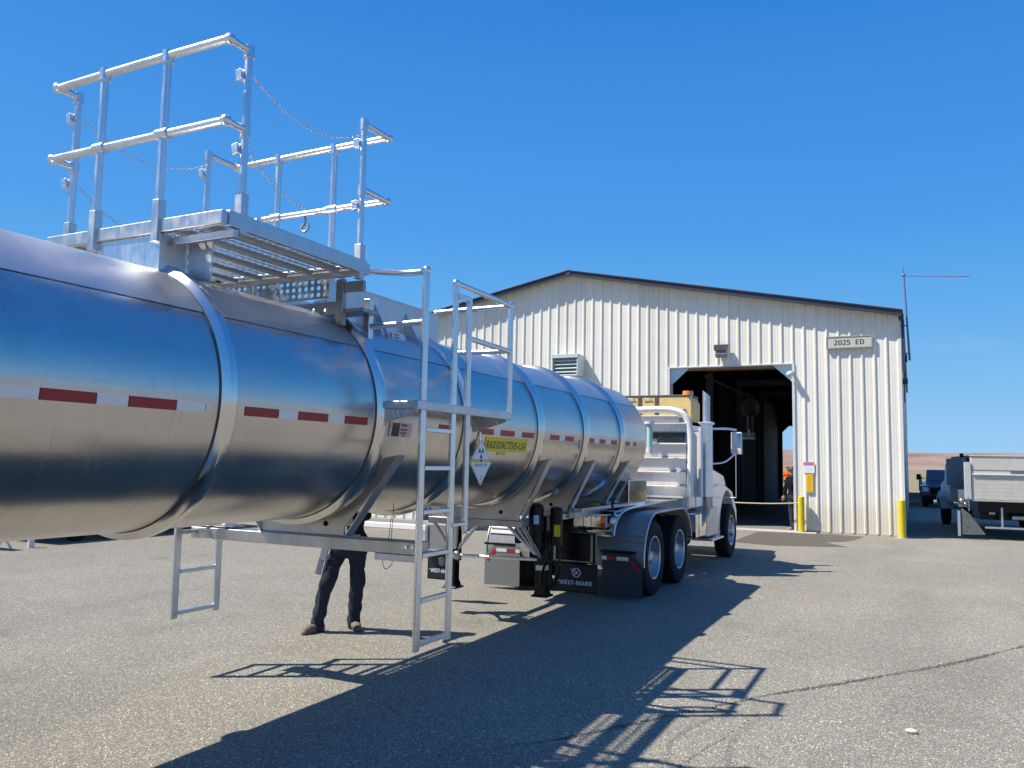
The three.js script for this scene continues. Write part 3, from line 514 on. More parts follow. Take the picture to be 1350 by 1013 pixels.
// front coupler box and rails towards the tractor
bag().span(-5.3, -3.62, 1.27, 1.60, -12.0, -11.15, 0.01).span(-5.2, -3.72, 1.22, 1.266, -12.25, -9.6, 0.006).each('upper_coupler', M.polished, trailer);
bag().span(-3.98, -3.9, 1.13, 1.2, -11.2, -8.2).span(-5.02, -4.94, 1.13, 1.2, -11.2, -8.2).each('side_rail', M.aluDull, trailer);

// ---- ladders
function ladder(x, z0, z1, y0, y1, rungs, tops) {
  const L = part('ladder', bag().span(x - 0.02, x + 0.02, y0, y0 + 0.035, z1 + 0.035, z0 - 0.035, 0.006), M.alu);
  bag().span(x - 0.016, x + 0.016, y0 - 0.03, y1, z0 - 0.034, z0 + 0.034, 0.01).mesh('rail', M.alu, L);
  bag().span(x - 0.016, x + 0.016, y0 - 0.03, tops, z1 - 0.034, z1 + 0.034, 0.01).mesh('rail', M.alu, L);
  for (const y of rungs) bag().span(x - 0.02, x + 0.02, y - 0.017, y + 0.017, z1 + 0.036, z0 - 0.036, 0.006).mesh('rung', M.alu, L);
  return L;
}
ladder(-3.3, -5.17, -5.62, 0.47, 3.29, [0.80, 1.13, 1.45, 1.78, 2.07], 3.28);
ladder(-5.6, -5.0, -5.46, 0.5, 3.29, [0.86, 1.19, 1.45, 1.78, 2.07], 3.28);
// ---- side landing with its cage, on both sides
for (const side of [1, -1]) {
  const flip = side > 0 ? null : new THREE.Matrix4().set(-1, 0, 0, -8.9, 0, 1, 0, 0, 0, 0, 1, 0.165, 0, 0, 0, 1), fx = (b) => { if (flip) b.g = b.g.map((g) => new Bag().add(g, flip).g[0]); return b; };
  const part = (n, b, m) => fx(b).mesh(n, m, trailer);
  const deck = part('side_landing', bag().span(-3.32, -3.27, 2.215, 2.285, -6.62, -5.06, 0.008).span(-3.7, -3.321, 2.225, 2.28, -5.10, -5.06).span(-3.7, -3.321, 2.225, 2.28, -6.64, -6.6), M.aluDull);
  const teeth = bag(); for (let k = 0; k < 3; k++) { const x = -3.39 - k * 0.115; const holes = []; for (let z = 5.16; z < 6.56; z += 0.07) holes.push(circle(x, z, 0.024, 7)); teeth.plate([[x - 0.053, 5.105], [x + 0.053, 5.105], [x + 0.053, 6.595], [x - 0.053, 6.595]], 0.003, new THREE.Matrix4().set(1, 0, 0, 0, 0, 0, 1, 2.272, 0, -1, 0, 0, 0, 0, 0, 1), 0, holes); for (let z = -5.16; z > -6.56; z -= 0.07) teeth.box(0.05, 0.02, 0.012, x, 2.283, z, 0, 0, 0, 0); }
  fx(teeth).mesh('grip_tread', M.alu, deck);
  for (const [z, t] of [[-5.10, 'landing_bracket'], [-6.58, 'landing_bracket']]) part(t, bag().plate([[-3.30, 2.222], [-3.30, 2.195], [-3.64, 2.10], [-3.64, 2.222]], 0.01, move(0, 0, z)), M.aluDull);
  fx(bag().box(0.02, 0.055, 0.002, -3.50, 2.18, -5.086, 0, 0, 0.5).box(0.02, 0.05, 0.002, -3.46, 2.185, -5.086, 0, 0, 0.5).ball(-3.38, 2.208, -5.087, 0.018, 1, 1, 0.1)).each('stencil_mark', M.alu, trailer);
  const post = (x, z, y0, y1) => part('post', bag().tube([x, y0, z], [x, y1, z], 0.026, 14), M.alu);
  post(-3.3, -5.85, 1.28, 3.2); post(-3.3, -6.63, 2.28, 3.28);
  fx(bag().span(-3.33, -3.27, 1.315, 1.345, -5.86, -5.62).span(-3.33, -3.27, 3.16, 3.2, -5.82, -5.64)).each('ladder_tie', M.alu, trailer);
  const rail = (pts) => part('hand_rail', bag().pipe(pts, 0.024, 12, 30), M.alu);
  rail([[-3.3, 3.28, -5.62], [-3.3, 3.28, -6.1], [-3.3, 3.275, -6.63]]); rail([[-3.3, 2.86, -5.86], [-3.3, 2.855, -6.2], [-3.3, 2.85, -6.63]]);
  rail([[-3.3, 3.27, -6.63], [-3.7, 3.27, -6.63], [-4.12, 3.265, -6.63]]); rail([[-3.3, 2.855, -6.63], [-3.55, 2.855, -6.63], [-3.85, 2.86, -6.63]]);
  rail([[-3.3, 3.28, -5.17], [-3.5, 3.285, -5.17], [-3.78, 3.29, -5.0]]); rail([[-3.3, 2.89, -5.17], [-3.55, 2.885, -5.17], [-3.82, 2.88, -5.17]]);
  part('post', bag().span(-3.86, -3.80, 2.78, 3.1, -5.2, -5.14), M.alu);
  fx(bag().ball(-3.3, 3.29, -5.17, 0.035).ball(-3.3, 3.28, -5.62, 0.033).ball(-3.3, 3.28, -6.63, 0.034)).each('elbow', M.alu, trailer);
}
// ---- work platform over the tank
{
  const PX0 = -5.29, PX1 = -3.66, Z0 = -3.48, Z1 = -4.92, DY = 3.285;
  const deck = part('platform_frame', bag().span(PX0, PX1, DY - 0.055, DY + 0.03, Z0 - 0.03, Z0 + 0.02, 0.006).span(PX0, PX1, DY - 0.055, DY + 0.03, Z1 - 0.02, Z1 + 0.03, 0.006).span(PX1 - 0.03, PX1 + 0.012, DY - 0.06, DY + 0.04, Z1 + 0.031, Z0 - 0.031, 0.006).span(PX0 - 0.012, PX0 + 0.03, DY - 0.06, DY + 0.04, Z1 + 0.031, Z0 - 0.031, 0.006), M.aluDull);
  const nP = 6, pw = (PX1 - PX0 - 0.08) / nP;
  for (let k = 0; k < nP; k++) { // each plank: solid tread with turned-down edges between two rows of round holes
    const x = PX0 + 0.04 + pw * (k + 0.5), holes = []; for (let z = 0.05, q = 0; z < 1.34; z += 0.034, q++) for (const dx of [-0.015, 0.055]) holes.push(circle(dx + (q % 2) * 0.012, z, 0.03, 8, 0.42));
    const b = bag().plate([[-pw / 2 + 0.002, 0.0], [pw / 2 - 0.002, 0.0], [pw / 2 - 0.002, 1.37], [-pw / 2 + 0.002, 1.37]], 0.0025, new THREE.Matrix4().set(1, 0, 0, x, 0, 0, 1, DY - 0.004, 0, -1, 0, Z0 - 0.035, 0, 0, 0, 1), 0, holes);
    b.span(x - pw / 2 + 0.006, x - pw / 2 + 0.05, DY - 0.024, DY - 0.005, Z1 + 0.035, Z0 - 0.036, 0);
    b.mesh('plank', M.aluDull, deck);
  }
  part('kick_beam', bag().span(-4.14, -3.64, 3.165, 3.215, Z0 - 0.1, Z0 - 0.06, 0.004), M.aluDull);
  bag().span(-4.78, -4.19, 2.98, DY - 0.06, Z0 - 0.012, Z0 + 0.002, 0.003).span(-4.19, -4.176, 2.99, DY - 0.06, Z0 - 0.2, Z0 + 0.02, 0.003).each('platform_support', M.alu, trailer);
  bag().span(-4.16, -3.95, 2.95, DY - 0.06, Z0 - 0.2, Z0 - 0.19, 0.003).span(-5.0, -4.79, 2.95, DY - 0.06, Z0 - 0.2, Z0 - 0.19, 0.003).each('platform_support', M.aluDull, trailer);
  // perforated front risers
  const riser = (x0, x1, y0, y1, z) => { const h = []; for (let x = x0 + 0.05; x < x1 - 0.03; x += 0.062) for (let y = y0 + 0.035; y < y1 - 0.02; y += 0.052) if ((Math.round(x * 40) % 5)) h.push(circle(x, y, 0.019, 9)); part('perforated_riser', bag().plate([[x0, y0], [x1, y0], [x1, y1], [x0, y1]], 0.003, move(0, 0, z), 0, h), M.steelDark); };
  riser(-4.75, -3.98, 3.06, 3.22, -4.86); riser(-4.55, -3.96, 2.95, 3.05, -4.94); riser(-5.2, -4.76, 3.06, 3.22, -4.86);
  bag().span(-3.97, -3.90, 2.86, 3.22, -4.98, -4.93).span(-3.9, -3.72, 3.12, 3.2, -4.98, -4.94).span(-4.05, -3.72, 2.96, 2.99, -5.15, -4.95).each('step_bracket', M.steelDark, trailer);
  // railings: rear and front, each with a top rail, a mid rail, returns and four posts
  const railing = (zr, zp, y0) => {
    const R = part('railing', bag().pipe([[PX0 - 0.02, 4.38, zr], [-4.9, 4.385, zr], [-4.2, 4.39, zr], [PX1 - 0.03, 4.39, zr]], 0.026, 14, 24).pipe([[PX0 - 0.03, 3.87, zr], [-4.8, 3.87, zr], [-4.2, 3.87, zr], [PX1 - 0.03, 3.87, zr]], 0.026, 14, 24), M.alu);
    for (const x of [PX0 - 0.01, PX1 - 0.02]) {
      for (const y of [4.385, 3.87]) { bag().tube([x, y, zr], [x, y, zp], 0.024, 12).mesh('return_rail', M.alu, R); bag().ball(x, y, zr, 0.036).ball(x, y, zp, 0.034).tube([x, y - 0.05, zp], [x, y + 0.03, zp], 0.034, 12).each('elbow', M.alu, R); }
      bag().tube([x, y0, zp], [x, 4.39, zp], 0.025, 14).mesh('post', M.alu, R);
      bag().span(x - 0.03, x + 0.03, y0 - 0.02, y0 + 0.24, zp - 0.03, zp + 0.03, 0.004).mesh('socket', M.aluDull, R);
      for (const y of [4.22, 3.74]) bag().box(0.05, 0.07, 0.04, x - 0.035, y, zp + 0.03, 0, 0, 0.2).mesh('chain_catch', M.alu, R);
    }
    for (const x of [-4.81, -4.215]) {
      bag().tube([x, y0, zr], [x, 4.38, zr], 0.027, 14).mesh('post', M.alu, R);
      bag().tube([x, 4.34, zr], [x, 4.42, zr], 0.037, 14).tube([x - 0.05, 3.87, zr], [x + 0.05, 3.87, zr], 0.038, 14).each('clamp', M.alu, R);
      bag().span(x - 0.03, x + 0.03, y0 - 0.05, y0 + 0.22, zr - 0.03, zr + 0.03, 0.004).mesh('socket', M.aluDull, R);
    }
  };
  railing(-3.47, -3.63, 3.22); railing(-5.15, -4.83, 3.2);
  // chains closing the two sides: real links
  const link = (() => { const s = []; for (let i = 0; i < 10; i++) { const a = i / 10 * 2 * Math.PI; s.push(V(0.0075 * Math.cos(a), 0.017 * Math.sin(a), 0)); } return tidy(new THREE.TubeGeometry(new THREE.CatmullRomCurve3(s, true), 10, 0.0028, 4, true)); })();
  const chain = (a, b, sag) => {
    const A = V(...a), B = V(...b), N = 600, P = []; for (let i = 0; i <= N; i++) { const t = i / N, p = A.clone().lerp(B, t); p.y -= sag * 4 * t * (1 - t); P.push(p); }
    const c = bag(); let acc = 0, k = 0; for (let i = 1; i <= N; i++) { acc += P[i].distanceTo(P[i - 1]); if (acc > 0.031) { acc = 0; const d = P[i].clone().sub(P[i - 1]).normalize(); c.add(link.clone(), new THREE.Matrix4().compose(P[i], new THREE.Quaternion().setFromUnitVectors(V(0, 1, 0), d).multiply(new THREE.Quaternion().setFromAxisAngle(V(0, 1, 0), (k++ % 2) * Math.PI / 2 + 0.3)), V(1, 1, 1))); } }
    part('chain', c, M.aluDull);
  };
  for (const x of [PX1 - 0.01, PX0 + 0.01]) { chain([x, 4.24, -3.65], [x, 4.30, -4.83], 0.17); chain([x, 3.74, -3.65], [x, 3.80, -4.83], 0.24); }
  part('chain_hook', bag().pipe([[-4.5, 3.85, -5.15], [-4.5, 3.79, -5.15], [-4.53, 3.74, -5.14], [-4.49, 3.71, -5.14], [-4.46, 3.75, -5.15], [-4.48, 3.78, -5.15]], 0.012, 8, 30), M.steelDark);
}
// ---- spill dam and man-lid gear in front of the platform
{
  bag().span(-4.11, -4.10, 2.92, 3.235, -6.66, -4.98, 0.003).each('spill_dam', M.aluDull, trailer);
  bag().span(-4.85, -4.84, 2.92, 3.235, -6.66, -4.98, 0.003).span(-4.84, -4.111, 2.98, 3.235, -6.66, -6.65, 0.003).each('spill_dam', M.aluDull, trailer);
  for (const z of [-5.5, -5.62, -6.1]) part('dam_gusset', bag().plate([[-4.098, 2.93], [-3.93, 2.86], [-4.098, 3.16]], 0.01, move(0, 0, z)), M.aluDull);
  part('dam_bead', bag().tube([-4.105, 3.24, -6.66], [-4.105, 3.24, -4.98], 0.012, 8), M.aluDull);
  part('valve_cap', bag().tube([-4.25, 3.0, -5.35], [-4.25, 3.30, -5.35], 0.05, 14).ball(-4.25, 3.3, -5.35, 0.05), M.aluDull);
  part('man_lid', bag().tube([-4.47, 3.0, -5.7], [-4.47, 3.16, -5.7], 0.27, 32).tube([-4.47, 3.16, -5.7], [-4.47, 3.19, -5.7], 0.3, 32), M.aluDull);
  const b = bag(); b.keep = true; b.add(new THREE.PlaneGeometry(0.36, 0.085), move(-3.985, 2.90, -5.75).multiply(rotY(Math.PI / 2)).multiply(rotX(-0.35)));
  part('dam_label', b, new THREE.MeshStandardMaterial({ roughness: 0.5, map: textTexture(256, 60, (c, w, h) => { c.fillStyle = '#c9ccd2'; c.fillRect(0, 0, w, h); c.fillStyle = '#8d4a58'; c.fillRect(86, 12, 26, 36); c.fillRect(134, 12, 56, 10); c.fillRect(134, 30, 56, 10); }) }));
}
// ---- landing gear
{
  const z = -8.7;
  for (const [x, s] of [[-3.86, 1], [-5.05, -1]]) {
    const L = part('landing_leg', bag().span(x - 0.075, x + 0.075, 0.62, 1.22, z - 0.075, z + 0.075, 0.012).span(x - 0.058, x + 0.058, 0.36, 0.619, z - 0.058, z + 0.058, 0.008), M.black);
    bag().span(x - 0.1, x + 0.1, 0.30, 0.325, z - 0.1, z + 0.1, 0.008).plate([[x - 0.08, 0.326], [x + 0.08, 0.326], [x + 0.05, 0.40], [x - 0.05, 0.40]], 0.14, move(0, 0, z - 0.07)).mesh('foot', M.black, L);
    part('leg_brace', bag().tube([x - s * 0.0, 0.70, z], [TX + s * 0.17, 1.12, z + 0.12], 0.022, 10), M.aluDull);
    part('leg_brace', bag().tube([x, 0.68, z - 0.02], [TX + s * 0.38, 1.14, z + 0.3], 0.026, 10), M.aluDull);
    part('leg_brace', bag().tube([x, 0.72, z + 0.03], [x - s * 0.02, 1.12, z + 0.5], 0.022, 10), M.aluDull);
  }
  part('cross_rod', bag().tube([-5.0, 0.70, z + 0.06], [-3.9, 0.72, z + 0.06], 0.02, 12), M.alu);
  bag().ball(-4.96, 0.7, z + 0.08, 0.055).box(0.12, 0.06, 0.1, -3.82, 0.64, z + 0.1).each('clamp', M.aluDull, trailer);
  // two upright black canisters with a label, crank and hoses
  const can = part('canister', bag().tube([-3.86, 0.93, -8.5], [-3.86, 1.33, -8.5], 0.088, 22).ball(-3.86, 1.33, -8.5, 0.088, 1, 0.5, 1, 20), M.black);
  bag().add(new THREE.CylinderGeometry(0.0895, 0.0895, 0.1, 10, 1, true, -0.35, 0.7), move(-3.86, 1.19, -8.5).multiply(rotY(0.45))).mesh('label', std(rgb(0.45, 0.55, 0.68), 0.5), can);
  part('canister', bag().tube([-3.66, 0.9, -8.62], [-3.66, 1.30, -8.62], 0.075, 20).ball(-3.66, 1.3, -8.62, 0.075, 1, 0.5, 1, 20), M.black);
  part('tag', bag().box(0.075, 0.13, 0.006, -3.61, 1.07, -8.53), M.yellow);
  bag().pipe([[-3.7, 0.95, -8.55], [-3.74, 0.7, -8.5], [-3.8, 0.5, -8.55], [-3.72, 0.42, -8.6]], 0.018, 8, 24).pipe([[-3.62, 0.95, -8.6], [-3.6, 0.65, -8.58], [-3.68, 0.45, -8.62]], 0.016, 8, 24).each('hose', M.black, trailer);
  for (const [x0, x1, s] of [[-3.96, -3.40, 1], [-5.78, -5.36, -1]]) {
    const C = part('cabinet', bag().span(x0, x1, 0.64, 1.0, -9.27, -9.2, 0.006), s > 0 ? M.black : M.poly);
    bag().span(x0 + 0.03, x0 + 0.055, 0.66, 0.985, -9.199, -9.185).span(x1 - 0.055, x1 - 0.03, 0.66, 0.985, -9.199, -9.185).span(x0 + 0.06, x1 - 0.06, 0.655, 0.67, -9.199, -9.19).each('trim', M.steelDark, C);
    const F = part('mud_flap', bag().span(x0, x1, 0.28, 0.625, -9.3, -9.285, 0.005), M.black);
    const tex = textTexture(256, 160, (c, w, h) => { c.fillStyle = '#111215'; c.fillRect(0, 0, w, h); c.strokeStyle = c.fillStyle = '#ccd3dd'; c.lineWidth = 5; c.beginPath(); c.arc(132, 48, 26, 0, 7); c.stroke(); c.beginPath(); c.moveTo(94, 30); c.lineTo(126, 30); c.moveTo(112, 30); c.lineTo(124, 66); c.moveTo(122, 34); c.lineTo(146, 62); c.moveTo(146, 34); c.lineTo(120, 64); c.stroke(); c.font = 'bold 36px sans-serif'; c.textAlign = 'center'; c.fillText('WEST-MARK', w / 2, 124, 226); c.fillRect(6, 104, 16, 4); });
    printed('logo', x0 + 0.015, x1 - 0.015, 0.3, 0.61, -9.2825, tex, F, 0.5);
  }
}
part('splash_guard', bag().span(-4.2, -3.97, 0.3, 0.98, -9.26, -9.235, 0.005), M.black);
// ---- thin cable loop hanging behind the beam
part('cable', bag().pipe([[-3.62, 1.5, -5.3], [-3.62, 1.2, -5.28], [-3.6, 1.05, -5.27], [-3.66, 1.0, -5.27], [-3.69, 1.06, -5.27], [-3.66, 1.14, -5.28], [-3.64, 1.4, -5.3]], 0.0028, 6, 60), M.black);
// ---- rear running gear (behind the viewer's left shoulder)
const tyreProfile = (ro, ri, w) => [[ri, -w * 0.36], [ri + 0.03, -w * 0.47], [lerp(ri, ro, 0.55), -w * 0.5], [ro - 0.035, -w * 0.46], [ro - 0.012, -w * 0.42], [ro, -w * 0.36], [ro, -w * 0.2], [ro - 0.014, -w * 0.19], [ro - 0.014, -w * 0.165], [ro, -w * 0.155], [ro, -w * 0.02], [ro - 0.014, -w * 0.012], [ro - 0.014, w * 0.012], [ro, w * 0.02], [ro, w * 0.155], [ro - 0.014, w * 0.165], [ro - 0.014, w * 0.19], [ro, w * 0.2], [ro, w * 0.36], [ro - 0.012, w * 0.42], [ro - 0.035, w * 0.46], [lerp(ri, ro, 0.55), w * 0.5], [ri + 0.03, w * 0.47], [ri, w * 0.36]].map(([r, y]) => new THREE.Vector2(r, y));
function wheel(parent, x, z, s, dual, R = 0.51, steel = false) { // s: outward side
  const at = (dx) => move(x + dx, R, z).multiply(rotZ(-s * Math.PI / 2));
  const W = new THREE.Group(); W.name = 'wheel'; parent.add(W); origins.set(W, origins.get(parent));
  const t = bag().add(new THREE.LatheGeometry(tyreProfile(R, 0.292, 0.28), 64), at(0)); if (dual) t.add(new THREE.LatheGeometry(tyreProfile(R, 0.292, 0.28), 48), at(-s * 0.33));
  t.mesh('tyre', M.rubber, W);
  const rim = bag().add(new THREE.LatheGeometry([[0.285, -0.13], [0.285, 0.1], [0.305, 0.118], [0.305, 0.128], [0.288, 0.128], [0.272, 0.112], [0.262, dual ? -0.02 : 0.05], [0.21, dual ? -0.06 : 0.085], [0.15, dual ? -0.055 : 0.09], [0.11, dual ? -0.05 : 0.09], [0.105, dual ? 0.05 : 0.14], [0.07, dual ? 0.09 : 0.17], [0.0, dual ? 0.095 : 0.175]].map(([r, y]) => new THREE.Vector2(r, y)), 48), at(0));
  rim.mesh('rim', M.rim, W);
  const nuts = bag(); for (let k = 0; k < 10; k++) { const a = k / 10 * 2 * Math.PI; nuts.add(new THREE.CylinderGeometry(0.016, 0.016, 0.035, 6), at(0).multiply(move(0.143 * Math.cos(a), dual ? -0.038 : 0.105, 0.143 * Math.sin(a)))); } nuts.mesh('lug_nuts', M.aluDull, W, stuff);
  const hh = bag(); for (let k = 0; k < 10; k++) { const a = (k + 0.5) / 10 * 2 * Math.PI; hh.add(new THREE.CylinderGeometry(0.024, 0.024, 0.004, 12), at(0).multiply(move(0.215 * Math.cos(a), dual ? -0.056 : 0.086, 0.215 * Math.sin(a)))); } hh.mesh('hand_holes', M.black, W, stuff);
  return W;
}
for (const z of [-1.0, 0.3]) for (const s of [1, -1]) wheel(trailer, TX + s * 1.0, z, s, true);
part('axle', bag().tube([TX - 0.9, 0.51, -1.0], [TX + 0.9, 0.51, -1.0], 0.06).tube([TX - 0.9, 0.51, 0.3], [TX + 0.9, 0.51, 0.3], 0.06).span(TX - 0.5, TX - 0.42, 0.7, 1.4, -1.6, 0.9).span(TX + 0.42, TX + 0.5, 0.7, 1.4, -1.6, 0.9), M.black);
for (const s of [1, -1]) { const f = bag(), P = []; for (let i = 0; i <= 16; i++) { const a = Math.PI * i / 16; P.push([-0.35 - 1.68 * Math.cos(a) , 0.8 + 0.42 * Math.sin(a) ** 0.6]); } f.plate([...P, ...P.slice().reverse().map(([a, y]) => [a, y - 0.02])], 0.62, onX(TX + s * 0.9 - 0.31)); part('rear_fender', f, M.aluDull); }

// ---------------------------------------------------------------- the tractor
const truck = thing('tractor_truck', 'white day cab tractor truck hitched under the front of the tank trailer', 'truck', [TX, 0, -13.5]);
const tp = (name, b, m, p = truck) => b.mesh(name, m, p);
{
  const zr = [-11.34, -12.72];
  for (const z of zr) for (const s of [1, -1]) wheel(truck, TX + s * 1.035, z, s, true, 0.52);
  for (const s of [1, -1]) wheel(truck, TX + s * 1.02, -16.85, s, false, 0.53);
  for (const s of [1, -1]) tp('frame_rail', bag().span(TX + s * 0.43 - 0.04, TX + s * 0.43 + 0.04, 0.72, 0.98, -17.6, -10.15, 0.006), M.black);
  bag().tube([TX - 1, 0.52, zr[0]], [TX + 1, 0.52, zr[0]], 0.08).tube([TX - 1, 0.52, zr[1]], [TX + 1, 0.52, zr[1]], 0.08).ball(TX, 0.52, zr[0], 0.22).ball(TX, 0.52, zr[1], 0.22).tube([TX - 1, 0.53, -16.85], [TX + 1, 0.53, -16.85], 0.06).tube([TX, 0.6, -12.7], [TX, 0.7, -15.5], 0.06).each('axle', M.black, truck);
  bag().span(TX - 0.45, TX + 0.45, 1.1, 1.2, -12.5, -11.6, 0.03).span(TX - 0.4, TX + 0.4, 0.98, 1.1, -12.3, -11.8).each('fifth_wheel', M.black, truck);
  // full-length tandem fenders
  for (const s of [1, -1]) {
    const zc = [zr[0], zr[1]], R = 0.63, P = [];
    for (let i = 0; i <= 10; i++) { const a = -0.12 + (Math.PI / 2 + 0.12) * i / 10; P.push([zc[0] + R * Math.cos(a), 0.52 + R * Math.sin(a)]); }
    for (let i = 0; i <= 10; i++) { const a = Math.PI / 2 + (Math.PI / 2 - 0.25) * i / 10; P.push([zc[1] + R * Math.cos(a), 0.52 + R * Math.sin(a)]); }
    const inner = P.map(([z, y]) => [z, y]).reverse().map(([z, y]) => { const c = z > zc[0] ? zc[0] : z < zc[1] ? zc[1] : z, d = Math.hypot(z - c, y - 0.52); return [c + (z - c) * (d - 0.016) / d, 0.52 + (y - 0.52) * (d - 0.016) / d]; });
    const x0 = TX + s * 0.84 - 0.36;
    const F = tp('tandem_fender', bag().plate([...P, ...inner], 0.70, onX(x0)), M.poly);
    const lip = P.map(([z, y]) => [TX + s * 1.195, y + 0.002, z]);
    bag().pipe(lip, 0.014, 8, 80).mesh('lip', M.aluDull, F);
    for (const y of [0.72]) bag().box(0.66, 0.012, 0.012, TX + s * 0.84, 0.78, zc[0] + 0.585).box(0.66, 0.012, 0.012, TX + s * 0.84, 0.86, zc[0] + 0.55).mesh('crease', M.poly, F);
    // mud flap with tape
    const f0 = TX + s * 0.90, zf = -10.66;
    const pts = [[f0 - s * 0.275, 0.62], [f0 + s * 0.14, 0.62], [f0 + s * 0.29, 0.47], [f0 + s * 0.29, 0.05], [f0 - s * 0.275, 0.06]]; if (s < 0) pts.reverse();
    const G = tp('mud_flap', bag().plate(pts, 0.012, move(0, 0, zf)), s > 0 ? M.flap : std(rgb(0.16, 0.165, 0.17), 0.6, 0, { map: grime }));
    const tz = zf + 0.0145;
    bag().span(f0 - s * 0.275, f0 - s * 0.21, 0.53, 0.578, tz - 0.002, tz + 0.002, 0).span(f0 - s * 0.065, f0 + s * 0.10, 0.53, 0.578, tz - 0.002, tz + 0.002, 0).each('white_tape', M.tapeWhite, G);
    bag().span(f0 - s * 0.21, f0 - s * 0.065, 0.53, 0.578, tz - 0.002, tz + 0.002, 0).box(0.2, 0.05, 0.004, f0 + s * 0.185, 0.475, tz, 0, 0, -s * 0.82, 0).each('red_tape', M.red, G);
    tp('flap_bracket', bag().span(f0 - 0.3, f0 + 0.2, 0.622, 0.66, zf - 0.01, zf + 0.02), M.black);
  }
  // polished deck sheet sweeping down behind the frame end, light board below it
  for (const s of [1]) {
    const prof = [[-13.55, 1.25], [-12.6, 1.235], [-11.6, 1.215], [-11.0, 1.20], [-10.7, 1.16], [-10.5, 1.07], [-10.40, 0.96], [-10.37, 0.88]];
    const cur = new THREE.CatmullRomCurve3(prof.map(([z, y]) => V(0, y, z))).getPoints(40).map((p) => [p.z, p.y]);
    tp('deck_sheet', bag().plate([...cur, ...cur.slice().reverse().map(([z, y]) => [z - 0.004, y - 0.012])], 0.5, onX(-4.08)), M.polished);
    tp('sheet_edge', bag().pipe(cur.map(([z, y]) => [-3.575, y, z]), 0.013, 8, 60), M.alu);
  }
  {
    const B = tp('light_board', bag().span(-4.12, -3.66, 0.985, 1.135, -10.36, -10.3, 0.006).span(-4.15, -3.64, 1.14, 1.16, -10.45, -10.27, 0.004), M.ring);
    for (const x of [-3.98, -3.87]) bag().span(x - 0.003, x + 0.003, 0.99, 1.13, -10.299, -10.295).mesh('joint', M.black, B);
    for (const x of [-4.05, -3.93, -3.8, -3.7]) bag().tube([x, 1.118, -10.3], [x, 1.118, -10.292], 0.009, 8).mesh('rivet', M.black, B);
    bag().box(0.08, 0.085, 0.03, -3.685, 1.085, -10.275).mesh('amber_lamp', M.amber, B);
    bag().box(0.08, 0.06, 0.03, -3.69, 1.008, -10.275).mesh('red_lamp', M.redLens, B);
    tp('valve_block', bag().box(0.12, 0.06, 0.1, -3.98, 1.245, -10.72), M.yellow);
    tp('valve_block', bag().box(0.16, 0.06, 0.1, -3.80, 1.24, -10.72), M.black);
    tp('deck_bar', bag().span(-4.15, -3.6, 1.185, 1.197, -10.62, -10.6), M.alu);
  }
  // headache rack: tilted horizontal treads between two uprights with rounded shoulders
  {
    const x0 = TX - 1.09, x1 = TX + 1.09, z = -13.66, y0 = 1.3, y1 = 2.76;
    const H = tp('headache_rack', bag().span(x0 + 0.05, x1 - 0.05, y0 - 0.05, y1 - 0.12, z - 0.06, z - 0.045), M.aluDull);
    const o = [], n = 8, r = 0.3; const sh = (k) => { const a = k / n * Math.PI / 2; return [r * (1 - Math.sin(a)), r * (1 - Math.cos(a))]; };
    const L = [[x0, y0]], Rr = [[x1, y0]];
    for (let k = n; k >= 0; k--) { const [dx, dy] = sh(k); L.push([x0 + (r - dx) * 0 + (r * (1 - Math.sin(k / n * Math.PI / 2))) , y1 - r * (1 - Math.cos(k / n * Math.PI / 2))]); }
    const path = [[x0, y0, z], [x0, y1 - r, z], [x0 + r * 0.3, y1 - r * 0.3, z], [x0 + r, y1, z], [TX, y1 + 0.005, z], [x1 - r, y1, z], [x1 - r * 0.3, y1 - r * 0.3, z], [x1, y1 - r, z], [x1, y0, z]];
    bag().pipe(path, 0.058, 12, 120).mesh('hoop_frame', M.tread, H);
    for (const [y, hgt, tilt] of [[2.60, 0.1, 0.1], [2.46, 0.12, 0.35], [2.07, 0.205, 0.38], [1.83, 0.205, 0.38], [1.59, 0.205, 0.38], [1.36, 0.19, 0.3]]) {
      const w = (x1 - x0) - (y > 2.55 ? 0.36 : 0.12);
      bag().box(w, hgt, 0.02, TX, y, z + 0.0, tilt * 0.35).box(w, 0.022, 0.085, TX, y + hgt / 2 + 0.012, z + 0.02, 0.12).each('tread', M.tread, H);
    }
    bag().span(x0 + 0.08, x1 - 0.08, 2.20, 2.38, z - 0.03, z - 0.02).mesh('window', M.glass, H);
    bag().box(0.13, 0.05, 0.06, -4.1, 2.2, z + 0.05).mesh('lamp', M.whitePaint, H);
  }
  tp('hose_holder', bag().tube([-3.96, 2.12, -13.3], [-3.96, 2.5, -13.3], 0.05, 16), M.mint);
  bag().tube([-3.96, 2.505, -13.3], [-3.96, 2.55, -13.3], 0.085, 16).tube([-3.96, 2.02, -13.3], [-3.96, 2.115, -13.3], 0.062, 16).span(-4.0, -3.92, 2.2, 2.26, -13.62, -13.33).each('holder_cap', M.whitePaint, truck);
  // cab
  const cx0 = TX - 0.95, cx1 = TX + 0.95;
  const C = tp('cab', bag().plate([[-14.15, 1.05], [-14.15, 2.42], [-14.3, 2.53], [-15.2, 2.55], [-15.5, 2.50], [-16.0, 1.9], [-16.05, 1.05]], cx1 - cx0 - 0.06, onX(cx0 + 0.03), 0.03), M.whitePaint);
